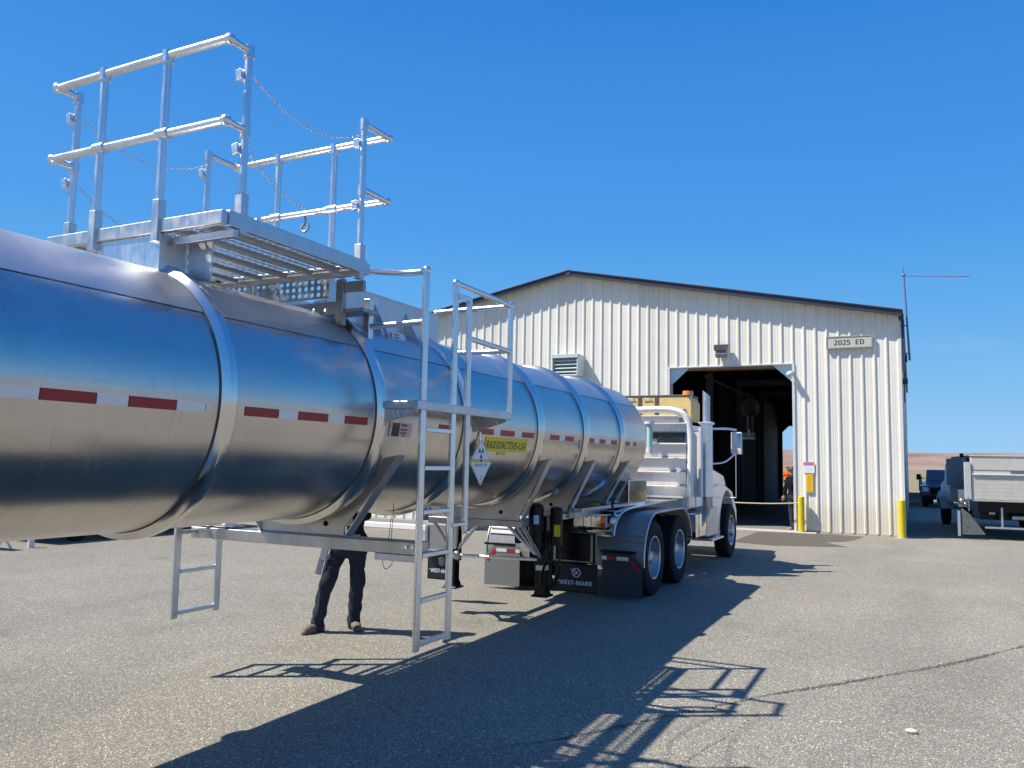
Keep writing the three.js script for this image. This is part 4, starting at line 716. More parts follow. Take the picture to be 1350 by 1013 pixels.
  for (const s of [1, -1]) {
    const X = TX + s * 0.954;
    bag().plate([[-14.75, 1.9], [-14.75, 2.38], [-15.35, 2.38], [-15.8, 1.9]], 0.008, onX(X - 0.004)).mesh('side_window', M.glass, C);
    const D = bag().plate([[-14.65, 1.08], [-14.65, 1.86], [-15.8, 1.86], [-15.8, 1.08]], 0.012, onX(X - 0.006)).mesh('door', M.whitePaint, C);
    bag().span(X - 0.01, X + 0.03, 1.72, 1.76, -15.0, -14.8).mesh('handle', M.black, D);
    tp('grab_handle', bag().pipe([[X + s * 0.01, 1.3, -14.62], [X + s * 0.07, 1.36, -14.62], [X + s * 0.07, 1.9, -14.62], [X + s * 0.07, 2.36, -14.62], [X + s * 0.01, 2.42, -14.62]], 0.016, 8, 40), M.alu);
    // exhaust stack: perforated heat shield, pipe with slash-cut tip, elbow down to the frame
    const sx = TX + s * 1.2, sz = -14.42;
    const S = tp('exhaust_stack', bag().tube([sx, 1.28, sz], [sx, 2.56, sz], 0.105, 24), M.alu);
    const tip = bag().tube([sx, 2.5, sz], [sx, 2.98, sz], 0.064, 20); tip.add(new THREE.CylinderGeometry(0.064, 0.064, 0.16, 20, 1), move(sx, 3.06, sz)); { const g = tip.g[1], p = g.attributes.position; for (let i = 0; i < p.count; i++) if (p.getY(i) > 3.06) p.setY(i, 3.1 + (p.getZ(i) - sz) * 0.0 - (p.getX(i) - sx) * 0.9); }
    tip.mesh('stack_tip', M.aluDull, S);
    bag().span(sx - 0.12, sx + 0.12, 2.55, 2.59, sz - 0.11, sz + 0.11).span(sx - 0.3 * s - 0.1, sx, 2.40, 2.47, sz - 0.03, sz + 0.03).each('bracket', M.alu, S);
    bag().pipe([[sx, 1.3, sz], [sx, 1.05, sz + 0.02], [sx - s * 0.05, 0.85, sz + 0.22], [sx - s * 0.12, 0.74, sz + 0.55]], 0.07, 14, 30).mesh('elbow', std(rgb(0.50, 0.36, 0.26), 0.4, 1), S);
    // mirrors
    const mx = TX + s * 1.5;
    const Q = tp('mirror', bag().span(mx - 0.1, mx + 0.1, 2.04, 2.46, -15.62, -15.56, 0.02), M.whitePaint);
    bag().span(mx - 0.085, mx + 0.085, 2.18, 2.44, -15.559, -15.553, 0.002).mesh('mirror_glass', std(rgb(0.55, 0.6, 0.62), 0.05, 1), Q);
    bag().pipe([[TX + s * 0.96, 2.5, -15.1], [mx - s * 0.15, 2.52, -15.5], [mx, 2.5, -15.58]], 0.022, 10, 24).pipe([[TX + s * 0.96, 1.85, -15.1], [mx - s * 0.2, 1.9, -15.5], [mx - s * 0.02, 2.06, -15.58]], 0.016, 8, 24).each('arm', M.alu, Q);
    tp('whip', bag().tube([TX + s * 1.33, 1.2, -16.4], [TX + s * 1.33, 2.5, -16.4], 0.009, 6).tube([TX + s * 1.1, 1.2, -16.4], [TX + s * 1.33, 1.2, -16.4], 0.012, 6), M.alu);
    // hood flank and front fender
    const w = 0.5, xf = TX + s * 0.80 - w / 2, P = []; const zc = -16.85, R = 0.72;
    for (let i = 0; i <= 14; i++) { const a = -0.25 + (Math.PI + 0.4) * i / 14; P.push([zc + R * Math.cos(a), 0.6 + R * Math.sin(a)]); }
    const outer = [[zc + 1.35, 0.62], [zc + 1.35, 1.40], [zc + 0.7, 1.46], [zc + 0.1, 1.42], [zc - 0.5, 1.3], [zc - 0.95, 0.9], [zc - 0.95, 0.6]];
    const F = tp('front_fender', bag().plate([...outer, ...P.slice().reverse().filter(([z]) => z > zc - 0.9 && z < zc + 1.0)], w, onX(xf), 0.02), M.whitePaint);
    // rear face of the fender with its dark cut-out mark
    const fz = zc + 1.378; const mk = bag(); for (const [a, b2] of [[[-0.08, 0.06], [0.0, 0.0]], [[0.09, 0.09], [0.0, 0.0]], [[0.0, 0.0], [-0.02, -0.16]]]) { const ax = TX + s * 0.93 + a[0], ay = 1.14 + a[1], bx = TX + s * 0.93 + b2[0], by = 1.14 + b2[1]; mk.box(0.035, Math.hypot(bx - ax, by - ay) + 0.02, 0.01, (ax + bx) / 2, (ay + by) / 2, fz, 0, 0, Math.atan2(-(bx - ax), by - ay)); }
    mk.mesh('dark_mark', M.black, F);
    tp('step_box', bag().span(TX + s * 0.86, TX + s * 1.19, 0.6, 1.02, -14.45, -13.75, 0.03), M.polished);
    tp('strap', bag().span(TX + s * 0.855, TX + s * 1.195, 0.595, 1.025, -13.9, -13.87, 0.004), M.black);
    tp('step_box', bag().span(TX + s * 0.9, TX + s * 1.14, 0.55, 1.05, -15.6, -14.75, 0.02), M.aluDull);
    tp('step_plate', bag().span(TX + s * 0.86, TX + s * 1.24, 0.48, 0.515, -15.65, -14.7, 0.006), M.alu);
    tp('air_tank', bag().tube([TX + s * 0.75, 0.52, -13.6], [TX + s * 0.75, 0.52, -14.6], 0.13, 18), M.black);
  }
  bag().plate([[cx0 + 0.2, 1.95], [cx1 - 0.2, 1.95], [cx1 - 0.25, 2.36], [cx0 + 0.25, 2.36]], 0.01, move(0, 0, -14.128)).mesh('rear_window', M.glass, C);
  bag().span(cx0 + 0.06, cx0 + 0.12, 1.1, 2.36, -14.115, -14.09).span(cx1 - 0.12, cx1 - 0.06, 1.1, 2.36, -14.115, -14.09).span(TX + 0.955, TX + 1.0, 1.28, 2.48, -14.25, -14.1).span(TX + 1.005, TX + 1.13, 1.28, 2.4, -14.25, -14.16).span(TX + 1.132, TX + 1.18, 1.28, 2.48, -14.25, -14.1).each('corner_panel', M.whitePaint, C);
  tp('hood', bag().plate([[-16.4, 1.1], [-16.4, 1.82], [-17.9, 1.62], [-18.1, 1.45], [-18.1, 0.7], [-17.2, 0.7], [-17.2, 1.1]], 1.5, onX(TX - 0.75), 0.03), M.whitePaint);
  tp('bumper', bag().span(TX - 0.9, TX + 0.9, 0.42, 0.72, -18.35, -18.15, 0.03), M.polished);
  // tan equipment box carried above the cab back, with dark straps, lid edge and a recessed handle
  {
    const x1 = -3.56, x0 = TX - 0.93, z0 = -15.2, z1 = -14.55, y0 = 2.60, y1 = 3.07;
    const K = tp('roof_box', bag().plate([[x0, y0 + 0.02], [x1 - 0.03, y0 + 0.02], [x1, y0 + 0.07], [x1, y1 - 0.11], [x1 - 0.05, y1], [x0, y1]].map(([a, b]) => [a, b]), z1 - z0, move(0, 0, z0), 0.008), M.tan);
    bag().span(x0 - 0.01, x1 - 0.03, y1 + 0.004, y1 + 0.03, z0 - 0.01, z1 + 0.02).mesh('lid_edge', std(rgb(0.12, 0.11, 0.1), 0.5), K);
    for (const x of [-4.20, -4.52, -4.86, -5.2]) bag().span(x - 0.035, x + 0.035, y0 + 0.01, y1 - 0.002, z1 + 0.009, z1 + 0.02).mesh('strap', std(rgb(0.09, 0.07, 0.06), 0.6), K);
    for (const x of [-4.36, -4.69]) bag().pipe([[x - 0.08, y1 - 0.07, z1 + 0.02], [x - 0.06, y1 - 0.035, z1 + 0.03], [x, y1 - 0.03, z1 + 0.03], [x + 0.06, y1 - 0.035, z1 + 0.03], [x + 0.08, y1 - 0.07, z1 + 0.02]], 0.008, 6, 16).mesh('handle', M.steelDark, K);
    bag().add(new THREE.TorusGeometry(0.05, 0.009, 8, 20), move(-3.70, y0 + 0.2, z1 + 0.016).multiply(new THREE.Matrix4().makeScale(1, 0.8, 1))).mesh('latch_ring', M.steelDark, K);
  }
  // coiled air lines from the rack to the trailer
  for (const [x, c] of [[-4.3, rgb(0.28, 0.02, 0.02)], [-4.62, rgb(0.02, 0.06, 0.22)]]) { const P = []; for (let i = 0; i <= 130; i++) { const t = i / 130, a = t * 2 * Math.PI * 13, sag = -0.35 * Math.sin(Math.PI * t); P.push([x + 0.035 * Math.cos(a), 1.75 - 0.2 * t + sag + 0.035 * Math.sin(a), -13.55 + 1.2 * t]); } tp('air_line', bag().pipe(P, 0.008, 6, 400), std(c, 0.4)); }
  const Bk = tp('beacon', bag().tube([-3.6, 2.95, -14.62], [-3.6, 3.09, -14.62], 0.035, 12), M.aluDull);
  bag().tube([-3.64, 3.09, -14.62], [-3.64, 3.17, -14.62], 0.1, 20, 0.09).mesh('lens', M.amber, Bk);
}

// ---------------------------------------------------------------- people
function capsuleField(bones) { // bones: [a, b, ra, rb, k]
  return (x, y, z) => {
    let d = 1e3;
    for (const [a, b, ra, rb, k = 0.03] of bones) {
      const bx = b[0] - a[0], by = b[1] - a[1], bz = b[2] - a[2], px = x - a[0], py = y - a[1], pz = z - a[2];
      const t = clamp((px * bx + py * by + pz * bz) / (bx * bx + by * by + bz * bz + 1e-9));
      const e = Math.hypot(px - bx * t, py - by * t, pz - bz * t) - lerp(ra, rb, t), h = clamp(0.5 + 0.5 * (d - e) / k);
      d = lerp(d, e, h) - k * h * (1 - h);
    }
    return d;
  };
}
function meshField(field, lo, hi, cell) {
  const c = [0, 1, 2].map((i) => (lo[i] + hi[i]) / 2), half = Math.max(...[0, 1, 2].map((i) => (hi[i] - lo[i]) / 2)) + cell * 3, n = Math.min(150, Math.ceil(2 * half / cell));
  const mc = new MarchingCubes(n, new THREE.MeshBasicMaterial(), false, false, 400000); mc.isolation = 0;
  const s = 2 * half / n, box = (i, j, k) => [c[0] - half + i * s, c[1] - half + j * s, c[2] - half + k * s];
  for (let k = 0; k < n; k++) for (let j = 0; j < n; j++) for (let i = 0; i < n; i++) {
    const [x, y, z] = box(i, j, k);
    mc.field[i + j * n + k * n * n] = (x < lo[0] - s || x > hi[0] + s || y < lo[1] - s || y > hi[1] + s || z < lo[2] - s || z > hi[2] + s) ? -0.2 : -field(x, y, z);
  }
  mc.update();
  const g = new THREE.BufferGeometry(), p = mc.positionArray.slice(0, mc.count * 3);
  for (let i = 0; i < mc.count; i++) for (let a = 0; a < 3; a++) p[i * 3 + a] = c[a] + p[i * 3 + a] * half;
  g.setAttribute('position', new THREE.BufferAttribute(p, 3));
  const m = mergeVertices(g, 1e-4); m.computeVertexNormals(); return m.toNonIndexed();
}
function handBones(w, dir, side, curl = 0.6) { // w: wrist, dir: towards the fingertips, side: towards the thumb
  const W = V(...w), D = V(...dir).normalize(), S = V(...side).addScaledVector(D, -V(...side).dot(D)).normalize(), N = new THREE.Vector3().crossVectors(D, S), B = [];
  const P = (d, s, n) => W.clone().addScaledVector(D, d).addScaledVector(S, s).addScaledVector(N, n).toArray();
  B.push([P(0, 0, 0), P(0.04, 0.012, 0), 0.024, 0.026, 0.015], [P(0.03, -0.022, 0), P(0.085, -0.028, 0), 0.016, 0.013, 0.012], [P(0.03, 0.02, 0), P(0.085, 0.025, 0), 0.017, 0.014, 0.012], [P(0.03, 0, 0), P(0.088, 0, 0), 0.016, 0.014, 0.012]);
  [[-0.03, 0.055], [-0.011, 0.07], [0.009, 0.075], [0.028, 0.067]].forEach(([s, l], i) => { const a = P(0.085, s, 0), b = P(0.085 + l * 0.5 * Math.cos(curl * 0.5), s * 1.1, l * 0.5 * Math.sin(curl * 0.5)), c = P(0.085 + l * (0.5 * Math.cos(curl * 0.5) + 0.5 * Math.cos(curl * 1.4)), s * 1.12, l * (0.5 * Math.sin(curl * 0.5) + 0.5 * Math.sin(curl * 1.4))); B.push([a, b, 0.0095, 0.009, 0.004], [b, c, 0.009, 0.0075, 0.004]); });
  B.push([P(0.025, 0.025, 0.004), P(0.055, 0.052, 0.014), 0.014, 0.011, 0.01], [P(0.055, 0.052, 0.014), P(0.088, 0.06, 0.024), 0.0105, 0.0085, 0.004]);
  return B;
}
const skin = rgb(0.45, 0.27, 0.19);
function person(label, base, o) {
  // joints given as absolute points; forward is the way the chest faces
  const T = thing('person', label, 'person', base), J = o.j, lim = [];
  const F = V(...o.face).normalize(), S = new THREE.Vector3().crossVectors(V(0, 1, 0), F).normalize(); // S: the person's left
  const at = (p, f, s, u) => V(...p).addScaledVector(F, f).addScaledVector(S, s).add(V(0, u, 0)).toArray();
  for (const s of [1, -1]) {
    const k = s > 0 ? 'L' : 'R', hip = at(J.hip, 0, s * 0.09, 0), sh = at(J.chest, -0.01, s * 0.175, 0.16), E = J['elbow' + k], Wr = J['wrist' + k], K = J['knee' + k], A = J['ankle' + k];
    lim.push([hip, K, 0.098, 0.072, 0.03], [K, A, 0.074, 0.063, 0.02], [A, [A[0], A[1] - 0.05, A[2]], 0.066, 0.068, 0.02], [sh, E, 0.062, 0.05, 0.04], [E, Wr, 0.05, 0.034, 0.02]);
    lim.push([at(J.chest, 0, s * 0.1, 0.1), sh, 0.085, 0.066, 0.05]);
  }
  lim.push([at(J.hip, 0, 0.07, 0.03), at(J.hip, 0, -0.07, 0.03), 0.125, 0.125, 0.05], [J.hip, J.chest, 0.135, 0.15, 0.06], [at(J.chest, 0, 0.08, 0.02), at(J.chest, 0, -0.08, 0.02), 0.13, 0.13, 0.06], [at(J.chest, 0, 0, 0.12), J.neck, 0.1, 0.058, 0.05], [J.neck, J.head, 0.055, 0.055, 0.02]);
  const h = J.head, face = [[at(h, -0.01, 0, 0.04), at(h, -0.012, 0, 0.05), 0.094, 0.094, 0.03], [at(h, 0.03, 0, -0.055), at(h, 0.045, 0, -0.07), 0.06, 0.05, 0.03], [at(h, 0.085, 0, 0.02), at(h, 0.105, 0, -0.012), 0.011, 0.016, 0.012], [at(h, 0.082, 0.03, -0.052), at(h, 0.082, -0.03, -0.052), 0.008, 0.008, 0.008]];
  for (const s of [1, -1]) face.push([at(h, 0.0, s * 0.086, 0.015), at(h, -0.012, s * 0.09, -0.02), 0.014, 0.011, 0.006], [at(h, 0.075, s * 0.02, 0.042), at(h, 0.07, s * 0.045, 0.04), 0.013, 0.011, 0.008]);
  const bounds = (B, m) => [[0, 1, 2].map((i) => Math.min(...B.flatMap((b) => [b[0][i], b[1][i]])) - m), [0, 1, 2].map((i) => Math.max(...B.flatMap((b) => [b[0][i], b[1][i]])) + m)];
  const bd = bounds(lim, 0.2), cloth = capsuleField(lim);
  const rough = (x, y, z) => cloth(x, y, z) + 0.008 * Math.sin(30 * y + 6 * Math.sin(13 * x + 11 * z + 5 * y)) * smooth(1.6, 1.2, y) + 0.006 * Math.sin(19 * x + 15 * z + 14 * y); // folds
  const pieces = [meshField(rough, bd[0], bd[1], o.cell || 0.014)];
  const fb = bounds(face, 0.12); pieces.push(meshField(capsuleField(face), fb[0], fb[1], 0.006));
  for (const k of ['L', 'R']) { const W = J['wrist' + k], E = J['elbow' + k], d = V(...W).sub(V(...E)).toArray(), hb = handBones(W, d, o.thumb || F.toArray()), q = bounds(hb, 0.03); pieces.push(meshField(capsuleField(hb), q[0], q[1], 0.004)); }
  pieces.forEach((g, i) => { const p = g.attributes.position, c = []; for (let v = 0; v < p.count; v++) { const y = p.getY(v), t = i ? skin : y > J.neck[1] - 0.015 ? skin : y > J.hip[1] + 0.06 ? o.shirt : o.trousers; c.push(t.r, t.g, t.b); } g.setAttribute('color', new THREE.Float32BufferAttribute(c, 3)); });
  const b = mergeGeometries(pieces); b.translate(-base[0], -base[1], -base[2]);
  const body = new THREE.Mesh(b, new THREE.MeshPhysicalMaterial({ roughness: 0.9, vertexColors: true, specularIntensity: 0.25 })); body.name = 'body'; body.castShadow = body.receiveShadow = true; T.add(body); origins.set(body, base);
  for (const k of ['L', 'R']) { // boots: sole, foot, ankle shaft
    const A = J['ankle' + k], d = V(...o['toe' + k]).normalize(), P = (f, u, w = 0) => [A[0] + d.x * f - d.z * w, u, A[2] + d.z * f + d.x * w];
    const sb = [[P(-0.05, 0.05), P(0.12, 0.045), 0.045, 0.043, 0.03], [P(0.1, 0.04, 0.018), P(0.165, 0.036, 0.01), 0.038, 0.032, 0.03], [P(-0.03, 0.06), [A[0], A[1] + 0.02, A[2]], 0.05, 0.052, 0.03], [P(-0.06, 0.018), P(0.18, 0.018), 0.04, 0.034, 0.01]], q = bounds(sb, 0.08);
    const f = capsuleField(sb), shoe = meshField((x, y, z) => Math.max(f(x, y, z), 0.004 - y + base[1]), q[0], q[1], 0.008), bb = bag().add(shoe); bb.mesh('boot', std(o.boots, 0.8), body === T ? T : T);
  }
  const eyes = bag(); for (const s of [1, -1]) eyes.ball(...at(h, 0.082, s * 0.033, 0.02), 0.011); eyes.mesh('eyes', std(rgb(0.05, 0.04, 0.035), 0.3), T);
  const hair = bag().add(new THREE.SphereGeometry(0.104, 24, 16, 0, Math.PI * 2, 0, o.cap ? 1.45 : 1.75), new THREE.Matrix4().compose(V(...at(h, -0.02, 0, 0.045)), new THREE.Quaternion().setFromUnitVectors(V(0, 1, 0), V(0, 1, 0).addScaledVector(F, -0.25).normalize()), V(1, 1, 1)));
  if (o.cap) hair.add(new THREE.CylinderGeometry(0.085, 0.085, 0.012, 24), new THREE.Matrix4().compose(V(...at(h, 0.085, 0, 0.07)), new THREE.Quaternion(), V(1, 1, 1)));
  hair.mesh(o.cap ? 'cap' : 'hair', std(o.cap || rgb(0.03, 0.022, 0.018), 0.85), T);
  return T;
}
{ // worker behind the trailer, seen from the waist down
  const P = person('worker in dark navy clothes standing behind the tank, only legs and hip badge in view', [-5.55, 0, -7.1], {
    face: [0.35, 0, 0.94], shirt: rgb(0.018, 0.02, 0.03), trousers: rgb(0.03, 0.035, 0.052), boots: rgb(0.15, 0.115, 0.085), toeL: [0.75, 0, 0.5], toeR: [-0.1, 0, 1],
    j: { hip: [-5.42, 0.93, -7.12], chest: [-5.40, 1.3, -7.1], neck: [-5.38, 1.54, -7.08], head: [-5.37, 1.66, -7.06], kneeR: [-5.61, 0.50, -7.0], ankleR: [-5.71, 0.1, -7.0], kneeL: [-5.40, 0.51, -7.26], ankleL: [-5.49, 0.1, -7.34], elbowL: [-5.12, 1.26, -6.98], wristL: [-5.2, 1.42, -6.8], elbowR: [-5.68, 1.25, -6.96], wristR: [-5.5, 1.42, -6.8] },
  });
  bag().box(0.075, 0.12, 0.008, -5.30, 1.2, -6.945, 0, 0.36).mesh('badge', std(rgb(0.5, 0.52, 0.52), 0.4), P);
  bag().box(0.05, 0.05, 0.002, -5.298, 1.19, -6.939, 0, 0.36).mesh('badge_print', std(rgb(0.06, 0.25, 0.24), 0.5), P);
  bag().box(0.085, 0.2, 0.02, -5.60, 0.86, -6.94, 0, 0.3, -0.22, 0.008).box(0.065, 0.18, 0.018, -5.65, 0.70, -6.93, 0.05, 0.35, -0.26, 0.007).mesh('hanging_cloth', std(rgb(0.27, 0.26, 0.32), 0.95), P);
}
{
  const z = -24.8, x = -3.1;
  person('person in black jacket, cap and grey trousers standing just inside the doorway', [x, 0.02, z], {
    face: [-0.5, 0, 0.8], shirt: rgb(0.006, 0.007, 0.012), trousers: rgb(0.035, 0.038, 0.048), boots: rgb(0.32, 0.20, 0.12), cap: rgb(0.015, 0.015, 0.018), toeL: [-0.1, 0, 1], toeR: [-0.6, 0, 0.8], cell: 0.018,
    j: { hip: [x, 0.95, z], chest: [x, 1.32, z + 0.01], neck: [x - 0.01, 1.56, z + 0.02], head: [x - 0.02, 1.68, z + 0.03], kneeL: [x + 0.1, 0.52, z + 0.06], ankleL: [x + 0.09, 0.12, z + 0.02], kneeR: [x - 0.08, 0.52, z + 0.0], ankleR: [x - 0.02, 0.12, z + 0.06], elbowL: [x + 0.24, 1.2, z + 0.1], wristL: [x + 0.16, 1.06, z + 0.28], elbowR: [x - 0.24, 1.2, z - 0.05], wristR: [x - 0.26, 0.98, z + 0.05] },
  });
}
{
  const z = -51.6, x = -6.78;
  const P = person('distant person in an orange vest at the far doorway', [x, 0.02, z], {
    face: [0.2, 0, 1], shirt: rgb(0.75, 0.13, 0.02), trousers: rgb(0.03, 0.035, 0.06), boots: rgb(0.06, 0.05, 0.045), toeL: [0.1, 0, 1], toeR: [-0.1, 0, 1], cell: 0.022,
    j: { hip: [x, 0.93, z], chest: [x, 1.3, z], neck: [x, 1.54, z], head: [x, 1.66, z], kneeL: [x + 0.1, 0.5, z], ankleL: [x + 0.12, 0.12, z], kneeR: [x - 0.1, 0.5, z], ankleR: [x - 0.12, 0.12, z], elbowL: [x + 0.26, 1.18, z], wristL: [x + 0.22, 0.96, z + 0.12], elbowR: [x - 0.26, 1.18, z], wristR: [x - 0.22, 0.96, z + 0.12] },
  });
  bag().span(x - 0.17, x + 0.17, 1.14, 1.17, z + 0.14, z + 0.165).mesh('vest_stripe', std(rgb(0.7, 0.7, 0.5), 0.4), P);
}

// ---------------------------------------------------------------- vehicles and clutter beyond
{ // box-bodied service truck, seen from behind, turned a little to the left
  const root = thing('service_truck', 'grey box bodied service truck parked beyond the corner of the metal building', 'truck', [1.36, 0, -24.9]);
  root.rotation.y = 0.07; origins.set(root, [0, 0, 0]);
  const body = std(rgb(0.60, 0.575, 0.51), 0.5, 0, { map: grime }), q = (n, b, m, p = root) => b.mesh(n, m, p);
  const B = q('box_body', bag().span(0.04, 2.5, 1.0, 2.2, -4.2, 0, 0.02), body);
  for (let k = 0; k < 6; k++) bag().span(0.08, 2.46, 1.055 + k * 0.1, 1.151 + k * 0.1, 0.001, 0.005, 0.002).mesh('board', body, B);
  bag().span(0.06, 2.48, 1.70, 1.73, 0.001, 0.05, 0.006).mesh('rub_rail', std(rgb(0.66, 0.66, 0.64), 0.4), B);
  bag().span(0.06, 2.48, 1.82, 1.835, 0.001, 0.006, 0).span(0.95, 1.9, 1.745, 1.81, 0.001, 0.008, 0).each('slot', std(rgb(0.10, 0.12, 0.17), 0.5), B);
  bag().span(0.02, 2.52, 2.195, 2.22, -4.22, 0.02, 0.006).mesh('roof_edge', body, B);
  q('corner_post', bag().span(-0.12, 0.035, 1.05, 2.03, -0.08, 0.04, 0.01), std(rgb(0.55, 0.56, 0.55), 0.5, 0, { map: grime }));
  q('side_panel', bag().span(-0.12, -0.06, 1.35, 2.16, -4.1, -0.12, 0.01), M.navy);
  q('top_light', bag().tube([-0.05, 2.16, -1], [-0.05, 2.28, -1], 0.05, 12).span(0, 0.25, 2.1, 2.16, -0.5, -0.4), M.black);
  q('chassis', bag().span(0.2, 2.3, 0.72, 0.995, -4.4, -0.15, 0.01).span(0.3, 2.2, 0.5, 0.7, -3.6, -0.6), M.black);
  q('under_ride_bar', bag().span(0.34, 2.5, 0.29, 0.34, -0.2, -0.12, 0.008).span(0.72, 0.77, 0.34, 0.85, -0.2, -0.14), M.aluDull);
  bag().tube([1.0, 0.6, -0.4], [1.5, 0.6, -0.4], 0.09).span(0.45, 0.6, 0.66, 0.82, -0.3, -0.2).tube([1.65, 0.62, -0.4], [2.1, 0.62, -0.4], 0.06).each('hydraulic_unit', M.steelDark, root);
  const R = q('lift_ramp', bag().plate([[-0.24, 0.12], [0.33, 0.14], [-0.02, 0.66], [-0.22, 0.82]], 0.02, move(0, 0, 0.02)), std(rgb(0.30, 0.30, 0.30), 0.6, 0.3, { map: patchy }));
  bag().span(-0.32, -0.25, 0.08, 0.74, 0.0, 0.07, 0.008).mesh('post', M.alu, R);
  q('hinge', bag().span(-0.28, -0.02, 0.84, 1.3, -0.1, -0.02).span(-0.06, -0.02, 0.74, 1.1, 0, 0.04).ball(-0.2, 1.0, 0.0, 0.08).ball(-0.12, 0.92, 0.02, 0.06), M.steelDark);
  for (const [x, z] of [[0.3, -3.2], [2.2, -3.2], [0.05, -6.2], [2.3, -6.2]]) { const g = new THREE.LatheGeometry(tyreProfile(0.42, 0.24, 0.26), 40); q('tyre', bag().add(g, move(x, 0.42, z).multiply(rotZ(Math.PI / 2))), M.rubber); }
  q('cab', bag().plate([[-4.5, 0.8], [-4.5, 2.05], [-5.6, 2.05], [-6.1, 1.5], [-7.2, 1.35], [-7.3, 0.7]], 2.3, onX(0.05), 0.04), M.whitePaint);
  q('cab_fender', bag().plate([[-5.5, 0.55], [-5.55, 0.95], [-6.2, 1.1], [-6.85, 0.9], [-6.9, 0.55], [-6.65, 0.8], [-6.2, 0.93], [-5.75, 0.8]], 0.35, onX(-0.15), 0.01), std(rgb(0.35, 0.42, 0.5), 0.4));
}
{ // blue pickup further back, seen from the front quarter
  const root = thing('pickup_truck', 'dark blue pickup with black tow mirrors standing in shade beyond the service truck', 'pickup', [1.25, 0, -43.5]);
  root.rotation.y = -0.08; origins.set(root, [0, 0, 0]);
  const paint = new THREE.MeshPhysicalMaterial({ color: rgb(0.015, 0.04, 0.10), roughness: 0.35, clearcoat: 1, clearcoatRoughness: 0.1 }), q = (n, b, m, p = root) => b.mesh(n, m, p);
  q('body', bag().plate([[0.1, 0.45], [0.1, 1.02], [-1.25, 1.16], [-1.5, 1.2], [-5.2, 1.2], [-5.2, 0.45]], 1.78, onX(-0.89), 0.05), paint);
  const C = q('cabin', bag().plate([[-1.3, 1.15], [-1.95, 1.78], [-3.3, 1.80], [-3.55, 1.2]], 1.5, onX(-0.75), 0.04), paint);
  bag().plate([[-0.66, 0], [0.66, 0], [0.58, 0.62], [-0.58, 0.62]], 0.01, move(0, 1.25, -1.385).multiply(rotX(-0.8))).mesh('windscreen', M.glass, C);
  q('grille', bag().span(-0.5, 0.5, 0.62, 0.95, 0.12, 0.17, 0.02).span(-0.85, 0.85, 0.38, 0.58, 0.1, 0.22, 0.03), M.black);
  for (const s of [1, -1]) { q('headlight', bag().box(0.25, 0.2, 0.08, s * 0.71, 0.85, 0.13), M.polished); q('tow_mirror', bag().box(0.2, 0.28, 0.12, s * 1.12, 1.42, -1.7).tube([s * 0.85, 1.34, -1.7], [s * 1.05, 1.38, -1.7], 0.02), M.black); for (const z of [-0.75, -4.2]) q('tyre', bag().add(new THREE.LatheGeometry(tyreProfile(0.40, 0.23, 0.26), 32), move(s * 0.78, 0.4, z).multiply(rotZ(Math.PI / 2))), M.rubber); }
  q('number_plate', bag().span(-0.05, 0.32, 0.2, 0.3, 0.2, 0.22), M.trimWhite);
}
for (const [x, w, l] of [[0.05, 0.75, 'white concrete barrier block beside the blue pickup'], [-0.95, 0.9, 'beige concrete barrier block partly behind the building corner bollard']]) {
  const o = thing('barrier_block', l, 'barrier', [x, 0, -46]);
  bag().plate([[-0.3, 0], [0.3, 0], [0.3, 0.12], [0.12, 0.3], [0.09, 0.62], [-0.09, 0.62], [-0.12, 0.3], [-0.3, 0.12]], w, move(x - w / 2, 0, -46).multiply(rotY(Math.PI / 2)), 0.01).mesh('block', M.concrete, o);
}
{
  const o = thing('marker_post', 'white post on a grey stand near the barrier blocks', 'post', [0.35, 0, -46.4]);
  bag().span(0.27, 0.43, 0.7, 1.45, -46.44, -46.36, 0.01).mesh('panel', M.trimWhite, o); bag().tube([0.35, 0, -46.4], [0.35, 0.7, -46.4], 0.04).mesh('stand', M.concrete, o); bag().box(0.4, 0.06, 0.4, 0.35, 0.03, -46.4).mesh('foot', M.concrete, o);
}
{ // ribbed shed and plant seen under the tank
  const o = thing('ribbed_shed', 'low white ribbed metal shed seen through the gap under the tank', 'shed', [-14.6, 0, -19.2]), m = std(rgb(0.78, 0.75, 0.68), 0.5, 0, { map: grime });
  for (let k = 0; k < 4; k++) { const x0 = -15.6 + k * 0.915; bag().add(sheet(x0, x0 + 0.915, () => 0.22, () => 2.5, -15.9), move(0, 0, -18.75)).mesh('wall_panel', m, o); }
  bag().span(-15.6, -11.95, 0.22, 2.5, -21, -18.78, 0).mesh('shell', m, o);
  bag().span(-15.7, -11.9, 2.5, 2.58, -21.1, -18.6).mesh('roof', M.trimDark, o);
  bag().span(-15.7, -11.85, 0, 0.21, -21.05, -18.62).mesh('plinth', M.concrete, o);
  const a = thing('plant_unit', 'dark blue plant unit with pipes standing next to the low ribbed shed', 'equipment', [-11.2, 0, -18.9]);
  bag().span(-11.7, -10.6, 0.2, 1.5, -19.6, -18.7, 0.02).mesh('cabinet', M.navy, a); bag().span(-11.8, -10.5, 0, 0.198, -19.7, -18.6).mesh('base', M.concrete, a);
  bag().span(-11.66, -11.25, 0.45, 0.95, -18.699, -18.68).mesh('panel', std(rgb(0.35, 0.42, 0.45), 0.5), a); bag().pipe([[-11.2, 0.3, -18.6], [-11.1, 0.8, -18.55], [-10.9, 1.2, -18.6], [-10.7, 1.3, -18.6]], 0.05, 8, 24).mesh('pipe', M.black, a);
}
single('kerb_rail', bag().span(-15.8, -10.2, 0, 0.14, -18.2, -18.0, 0.02), std(rgb(0.74, 0.72, 0.68), 0.7), 'white kerb rail on the ground in front of the low ribbed shed', 'kerb');
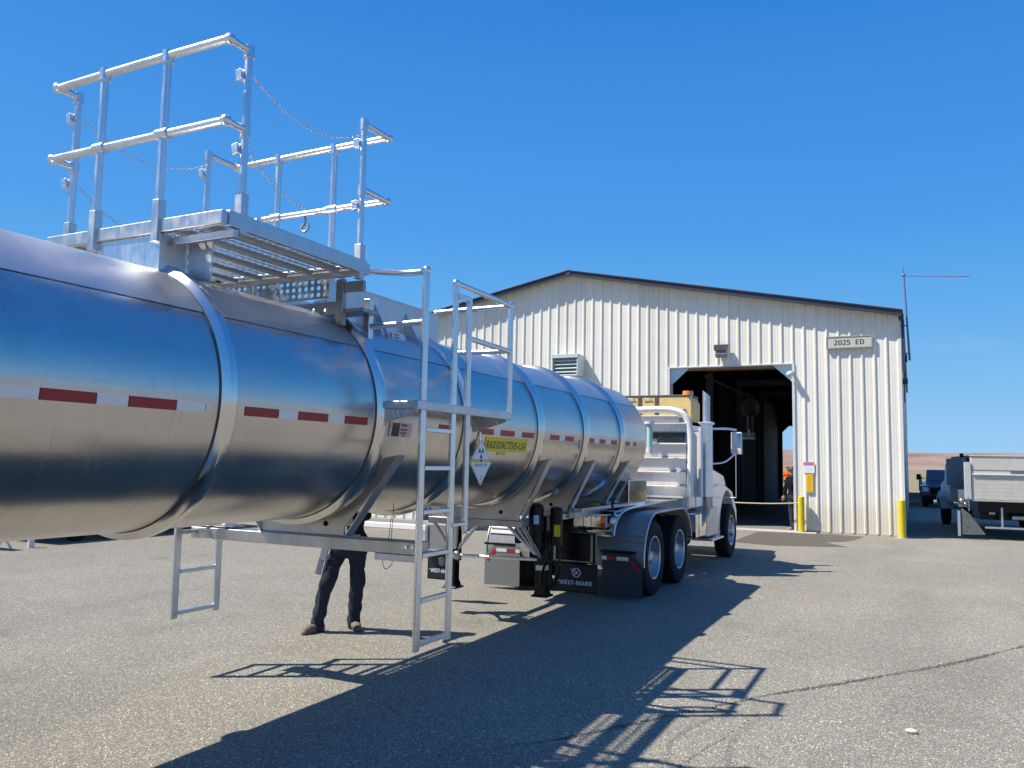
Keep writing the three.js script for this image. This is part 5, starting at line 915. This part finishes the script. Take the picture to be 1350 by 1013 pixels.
{
  const o = thing('flat_trailer', 'low rusty flat trailer loaded with dark steel lying in shade at the yard edge', 'trailer', [-16.5, 0, -13.5]), rust = std(rgb(0.10, 0.055, 0.035), 0.85, 0, { map: grime });
  bag().span(-17.4, -15.55, 0.34, 0.46, -16.5, -10.6).mesh('bed', rust, o);
  for (let k = 0; k < 6; k++) bag().span(-17.2 + k * 0.27, -17.0 + k * 0.27, 0.461, 0.56 + 0.05 * (k % 3), -16.2 + 0.2 * (k % 2), -10.8, 0.01).mesh('steel_bar', k % 2 ? M.steelDark : rust, o);
  for (const z of [-11.4, -12.2, -15]) bag().add(new THREE.LatheGeometry(tyreProfile(0.24, 0.14, 0.18), 28), move(-15.75, 0.24, z).multiply(rotZ(Math.PI / 2))).mesh('tyre', M.rubber, o);
  const w = thing('white_trestle', 'white folding trestle standing at the yard edge beyond the tank', 'trestle', [-15.6, 0, -9.6]);
  bag().span(-15.95, -15.2, 0.24, 0.3, -9.75, -9.5, 0.01).mesh('top', M.trimWhite, w);
  for (const x of [-15.85, -15.3]) for (const s of [1, -1]) bag().tube([x, 0, -9.62 + s * 0.16], [x, 0.24, -9.62], 0.02, 8).mesh('leg', M.trimWhite, w);
  const p = thing('white_drum', 'upright white drum beside the rusty flat trailer', 'drum', [-15.3, 0, -10.15]);
  bag().tube([-15.3, 0, -10.15], [-15.3, 0.34, -10.15], 0.06, 20).mesh('shell', M.trimWhite, p); bag().tube([-15.3, 0.341, -10.15], [-15.3, 0.37, -10.15], 0.045, 14).mesh('cap', M.black, p);
}
{ // scrub at the yard edge
  const R = rng(19);
  for (const [x, z, c] of [[-22, -18.5, 'pale yellow green weed clump at the far yard edge']]) {
    const o = thing('weed_clump', c, 'plant', [x, 0, z]), b = bag();
    for (let k = 0; k < 420; k++) { const a = R() * 6.28, r = 0.9 * Math.sqrt(R()), h = 0.35 + 0.6 * R(), px = x + r * Math.cos(a) * 1.6, pz = z + r * Math.sin(a); const g = new THREE.BufferGeometry(), w = 0.02, dx = 0.3 * (R() - 0.5), dz = 0.3 * (R() - 0.5); g.setAttribute('position', new THREE.Float32BufferAttribute([px - w, 0, pz, px + w, 0, pz + w * (R() - 0.5) * 2, px + dx, h, pz + dz], 3)); b.add(g); }
    b.mesh('foliage', std(rgb(0.30, 0.36, 0.10), 0.8), o);
  }
}
single('pebble', bag().add(new THREE.IcosahedronGeometry(0.032, 1), move(-0.05, 0.014, -6.53).multiply(new THREE.Matrix4().makeScale(1.35, 0.55, 0.8))), std(rgb(0.55, 0.50, 0.44), 0.9), 'single pale pebble lying on the pavement in the foreground', 'stone');

scene.traverse((o) => { if (o.isMesh) o.castShadow = o.receiveShadow = true; });
renderer.render(scene, camera);
